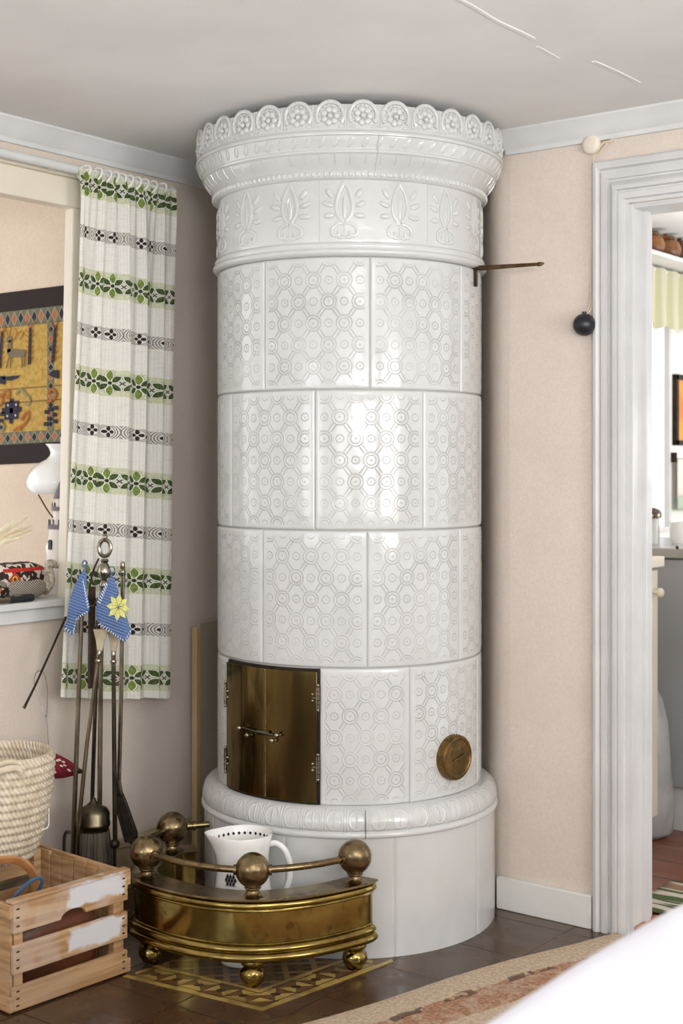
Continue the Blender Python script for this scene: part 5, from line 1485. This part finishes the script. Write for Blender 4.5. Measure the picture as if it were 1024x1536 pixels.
# valance
def val_mat():
    n = NT('striped_valance'); b = n.b; u, v = n.uv()
    s = n.noise(1, 2, vec=None)
    k = n.E('sin(u*46)*0.5+sin(u*91+1)*0.3', u=u)
    c = n.mix(n.ramp(k, -.3, .5), lin((204, 200, 184)), lin((184, 182, 146)))
    n.link(c, b.inputs['Base Color']); b.inputs['Roughness'].default_value = .9
    tl = n.new('ShaderNodeBsdfTranslucent'); n.link(c, tl.inputs[0]); mx = n.new('ShaderNodeMixShader'); mx.inputs[0].default_value = .12
    n.link(b.outputs[0], mx.inputs[1]); n.link(tl.outputs[0], mx.inputs[2]); n.link(mx.outputs[0], n.out.inputs[0]); return n.m
M['val'] = val_mat()
va2 = thing('valance', 'pale green striped valance across the kitchen window', 'valance', (UK + .05, 4.8, 1.75))
zv1 = onU(972, 402, UK + .05).z; zv0 = onU(985, 490, UK + .05).z
mb = MB(); mb.tube([(UK + .05, 4.2, zv1), (UK + .05, 5.42, zv1)], .010, 10); mb.build('rod', M['paint'], va2)
mb = MB(); mb.grid(lambda u, v: Vector((UK + .065 + .014 * math.sin(u * 62) * (.4 + .6 * v), lerp(4.25, 5.38, u), lerp(zv1 + .008, zv0 + .012 * math.sin(u * 40), v))), [i / 160 for i in range(161)], [j / 12 for j in range(13)], lambda u, v: (u * 1.4, v)); mb.build('cloth', M['val'], va2, angle=180, recalc=False)
# shelf above with brown pots
zs = zv1 + .02
mb = MB(); mb.span((UK, 4.2, zs), (UK + .16, 5.45, zs + .016)); o = mb.build('kitchen_shelf', M['paint'], bevel=.002); tag(o, 'white shelf above the kitchen window valance', 'shelf')
M['pot1'] = mat('amber_glaze', (150, 98, 52), .4, c2=(104, 64, 34), vs=30); M['pot2'] = mat('dark_brown_glaze', (62, 44, 32), .35, c2=(96, 68, 46), vs=30)
for (y, sc, m, lab) in ((4.80, 1.0, 'pot1', 'small amber brown jar on the kitchen shelf nearest the door casing'), (4.94, 1.1, 'pot1', 'amber brown jar in the middle of the kitchen shelf'), (5.07, .9, 'pot2', 'dark brown jar on the kitchen shelf right of the amber ones'), (5.19, 1.0, 'pot1', 'rightmost amber jar on the kitchen shelf')):
    b = Vector((UK + .09, y, zs + .016)); j = thing('jar', lab, 'jar', b, 'jars on the kitchen shelf')
    mb = MB(); mb.lathe([(0, 0), (.035 * sc, 0), (.05 * sc, .02), (.054 * sc, .042), (.044 * sc, .066 * 1), (.03 * sc, .074), (.034 * sc, .08), (0, .08)], b, 28); mb.build('body', M[m], j, angle=60)
    mb = MB(); mb.lathe([(.034 * sc, .0801), (.03 * sc, .088), (.008, .09), (.01, .1), (0, .102)], b, 20); mb.build('lid', M['pot2' if m == 'pot1' and sc == 1.0 else m], j, angle=60)
# framed orange picture on the window wall
pic = thing('picture', 'dark framed orange picture on the wall right of the kitchen window', 'picture', (UK, 5.32, 1.45))
M['orange'] = mat('orange_print', (226, 152, 62), .5, c2=(206, 122, 48), vs=9)
mb = MB()
y0, y1 = onU(1006, 600, UK).y + .01, onU(1006, 600, UK).y + .21; z0, z1 = onU(1010, 668, UK).z, onU(1010, 562, UK).z
for a in ((y0, y0 + .02, z0, z1), (y1 - .02, y1, z0, z1), (y0, y1, z0, z0 + .02), (y0, y1, z1 - .02, z1)): mb.span((UK + .001, a[0], a[2]), (UK + .022, a[1], a[3]))
mb.build('frame', M['black_iron'], pic, smooth=False)
mb = MB(); mb.span((UK + .001, y0 + .018, z0 + .018), (UK + .01, y1 - .018, z1 - .018)); mb.build('print', M['orange'], pic, smooth=False)
# small things on the appliance
pt_ = onV(977, 800, 4.5); b = Vector((pt_.x, 4.5, .943))
kt = thing('kitchen_jar', 'grey lidded jar on the kitchen unit beside the door reveal', 'jar', b)
mb = MB(); mb.lathe([(0, 0), (.028, 0), (.028, .085), (.024, .09), (0, .09)], b, 24); mb.build('body', mat('clear_grey', (200, 200, 198), .2), kt, angle=50)
mb = MB(); mb.lathe([(0, .09), (.034, .09), (.036, .105), (.028, .118), (.012, .125), (0, .126)], b, 24); mb.build('lid', M['dark_steel'], kt, angle=50)
pt_ = onV(1019, 800, 4.55); b = Vector((pt_.x, 4.55, .943))
cu = thing('mug', 'white mug on the kitchen unit at the right edge', 'mug', b)
mb = MB(); mb.lathe([(0, 0), (.03, 0), (.034, .01), (.035, .075), (.032, .075), (.03, .012), (0, .008)], b, 24); mb.build('body', M['jug'], cu, angle=50)
mb = MB(); mb.tube(catmull([b + Vector((.033, 0, .06)), b + Vector((.055, 0, .055)), b + Vector((.055, 0, .028)), b + Vector((.033, 0, .02))], 5), .0045, 8); mb.build('handle', M['jug'], cu)
# towel hanging under the picture
tw_ = thing('kitchen_towel', 'pale kitchen towel with green lower band hanging on a rail below the orange picture', 'towel', (UK, 5.32, 1.2))
ta, tb = onU(1004, 700, UK).y + .008, onU(1004, 700, UK).y + .2; zt_, zm_, zb_ = [onU(1012, q, UK).z for q in (690, 745, 765)]
mb = MB(); mb.tube([(UK + .022, ta - .01, zt_), (UK + .022, tb + .02, zt_)], .006, 8)
for y in (ta, tb): mb.span((UK, y - .006, zt_ - .01), (UK + .026, y + .006, zt_ + .03))
mb.build('rail', M['black_iron'], tw_)
M['towel'] = mat('towel_cloth', (226, 214, 204), .9); M['towel_g'] = mat('towel_band', (176, 190, 172), .9)
mb = MB(); mb.grid(lambda u, v: Vector((UK + .030 + .004 * math.sin(u * 11), lerp(ta, tb, u), lerp(zt_ + .004, zm_, v))), [i / 20 for i in range(21)], [j / 6 for j in range(7)]); mb.build('cloth', M['towel'], tw_, angle=180, solid=.003)
mb = MB(); mb.grid(lambda u, v: Vector((UK + .030 + .004 * math.sin(u * 11), lerp(ta, tb, u), lerp(zm_, zb_, v))), [i / 20 for i in range(21)], [j / 3 for j in range(4)]); mb.build('green_band', M['towel_g'], tw_, angle=180, solid=.003)
# rag rug behind the threshold
def ragm():
    n = NT('rag_stripes'); b = n.b; x, y, z = n.xyz()
    k = n.noise(30, 1, stretch=(.1, 1, 1))
    c = n.mix(n.ramp(k, .44, .5), lin((86, 98, 60)), lin((214, 204, 190))); c = n.mix(n.ramp(k, .56, .6), c, lin((150, 120, 96)))
    n.link(c, b.inputs['Base Color']); b.inputs['Roughness'].default_value = .95; return n.m
mb = MB(); mb.grid(lambda u, v: Vector((lerp(-1.62, -.75, u), lerp(3.46, 3.74, v), .008 + .003 * math.sin(u * 20) * math.sin(v * 14))), [i / 40 for i in range(41)], [j / 20 for j in range(21)])
o = mb.build('rag_rug', ragm(), angle=180, solid=.006); tag(o, 'striped rag rug on the kitchen floor just past the threshold', 'rug')
# ------------------------------------------------------------------ light
def area(name, loc, rot, sx, sy, power, col=(1, 1, 1)):
    l = bpy.data.lights.new(name, 'AREA'); l.shape = 'RECTANGLE'; l.size = sx; l.size_y = sy; l.energy = power; l.color = col
    o = bpy.data.objects.new(name, l); COL.objects.link(o); o.location = loc; o.rotation_euler = rot; return o
H = PI / 2
for h, pw, tl in zip(WH, (24, 50), (.45, .08)): area('window_light_side', (XE + .02, (h[0] + h[1]) / 2, 1.33), (0, H + tl, 0), 1.05, h[1] - h[0] - .1, pw, (1, .99, .975))
for h, pw in zip(BH, (13, 14)): area('window_light_back', ((h[0] + h[1]) / 2, YB - .02, 1.33), (H + .42, 0, 0), h[1] - h[0] - .1, 1.05, pw, (.93, .96, 1))
area('next_room_window_light', (-4.7, 1.6, 1.4), (0, -H, 0), 1.2, 1.6, 9, (1, .96, .92))
area('kitchen_fill', (-1.0, 5.0, 1.2), (0, H + .7, 0), .6, .6, 14, (1, .98, .95))  # added fill light without a fixture, tilted up to brighten the kitchen
ul = area('ceiling_fill', (.45, .2, 1.5), (0, 0, 0), .6, .6, 62, (.96, .98, 1)); ul.rotation_euler = Vector((-.28, .34, .9)).to_track_quat('-Z', 'Y').to_euler()  # added out-of-frame fill aimed upward to lift the ceiling; no lamp stands here
w = bpy.data.worlds.new('World'); SC.world = w; w.use_nodes = True
bg = w.node_tree.nodes['Background']; bg.inputs[0].default_value = (.95, .98, 1, 1); bg.inputs[1].default_value = 1.6
# ------------------------------------------------------------------ camera
cd = bpy.data.cameras.new('camera'); cam = bpy.data.objects.new('camera', cd); COL.objects.link(cam)
cam.location = (0, 0, EYE); cam.rotation_euler = (H, 0, R_(37))
cd.sensor_fit = 'VERTICAL'; cd.sensor_height = 36; cd.lens = FPX / 1536 * 36
cd.shift_y = (HOR - 768) / 1536
cd.clip_start = .05
cd.dof.use_dof = True; cd.dof.focus_distance = 3.42; cd.dof.aperture_fstop = 3.8
SC.camera = cam
SC.view_settings.view_transform = 'Standard'; SC.view_settings.look = 'None'
SC.view_settings.exposure = -0.04; SC.view_settings.gamma = 1.0; SC.view_settings.use_curve_mapping = False
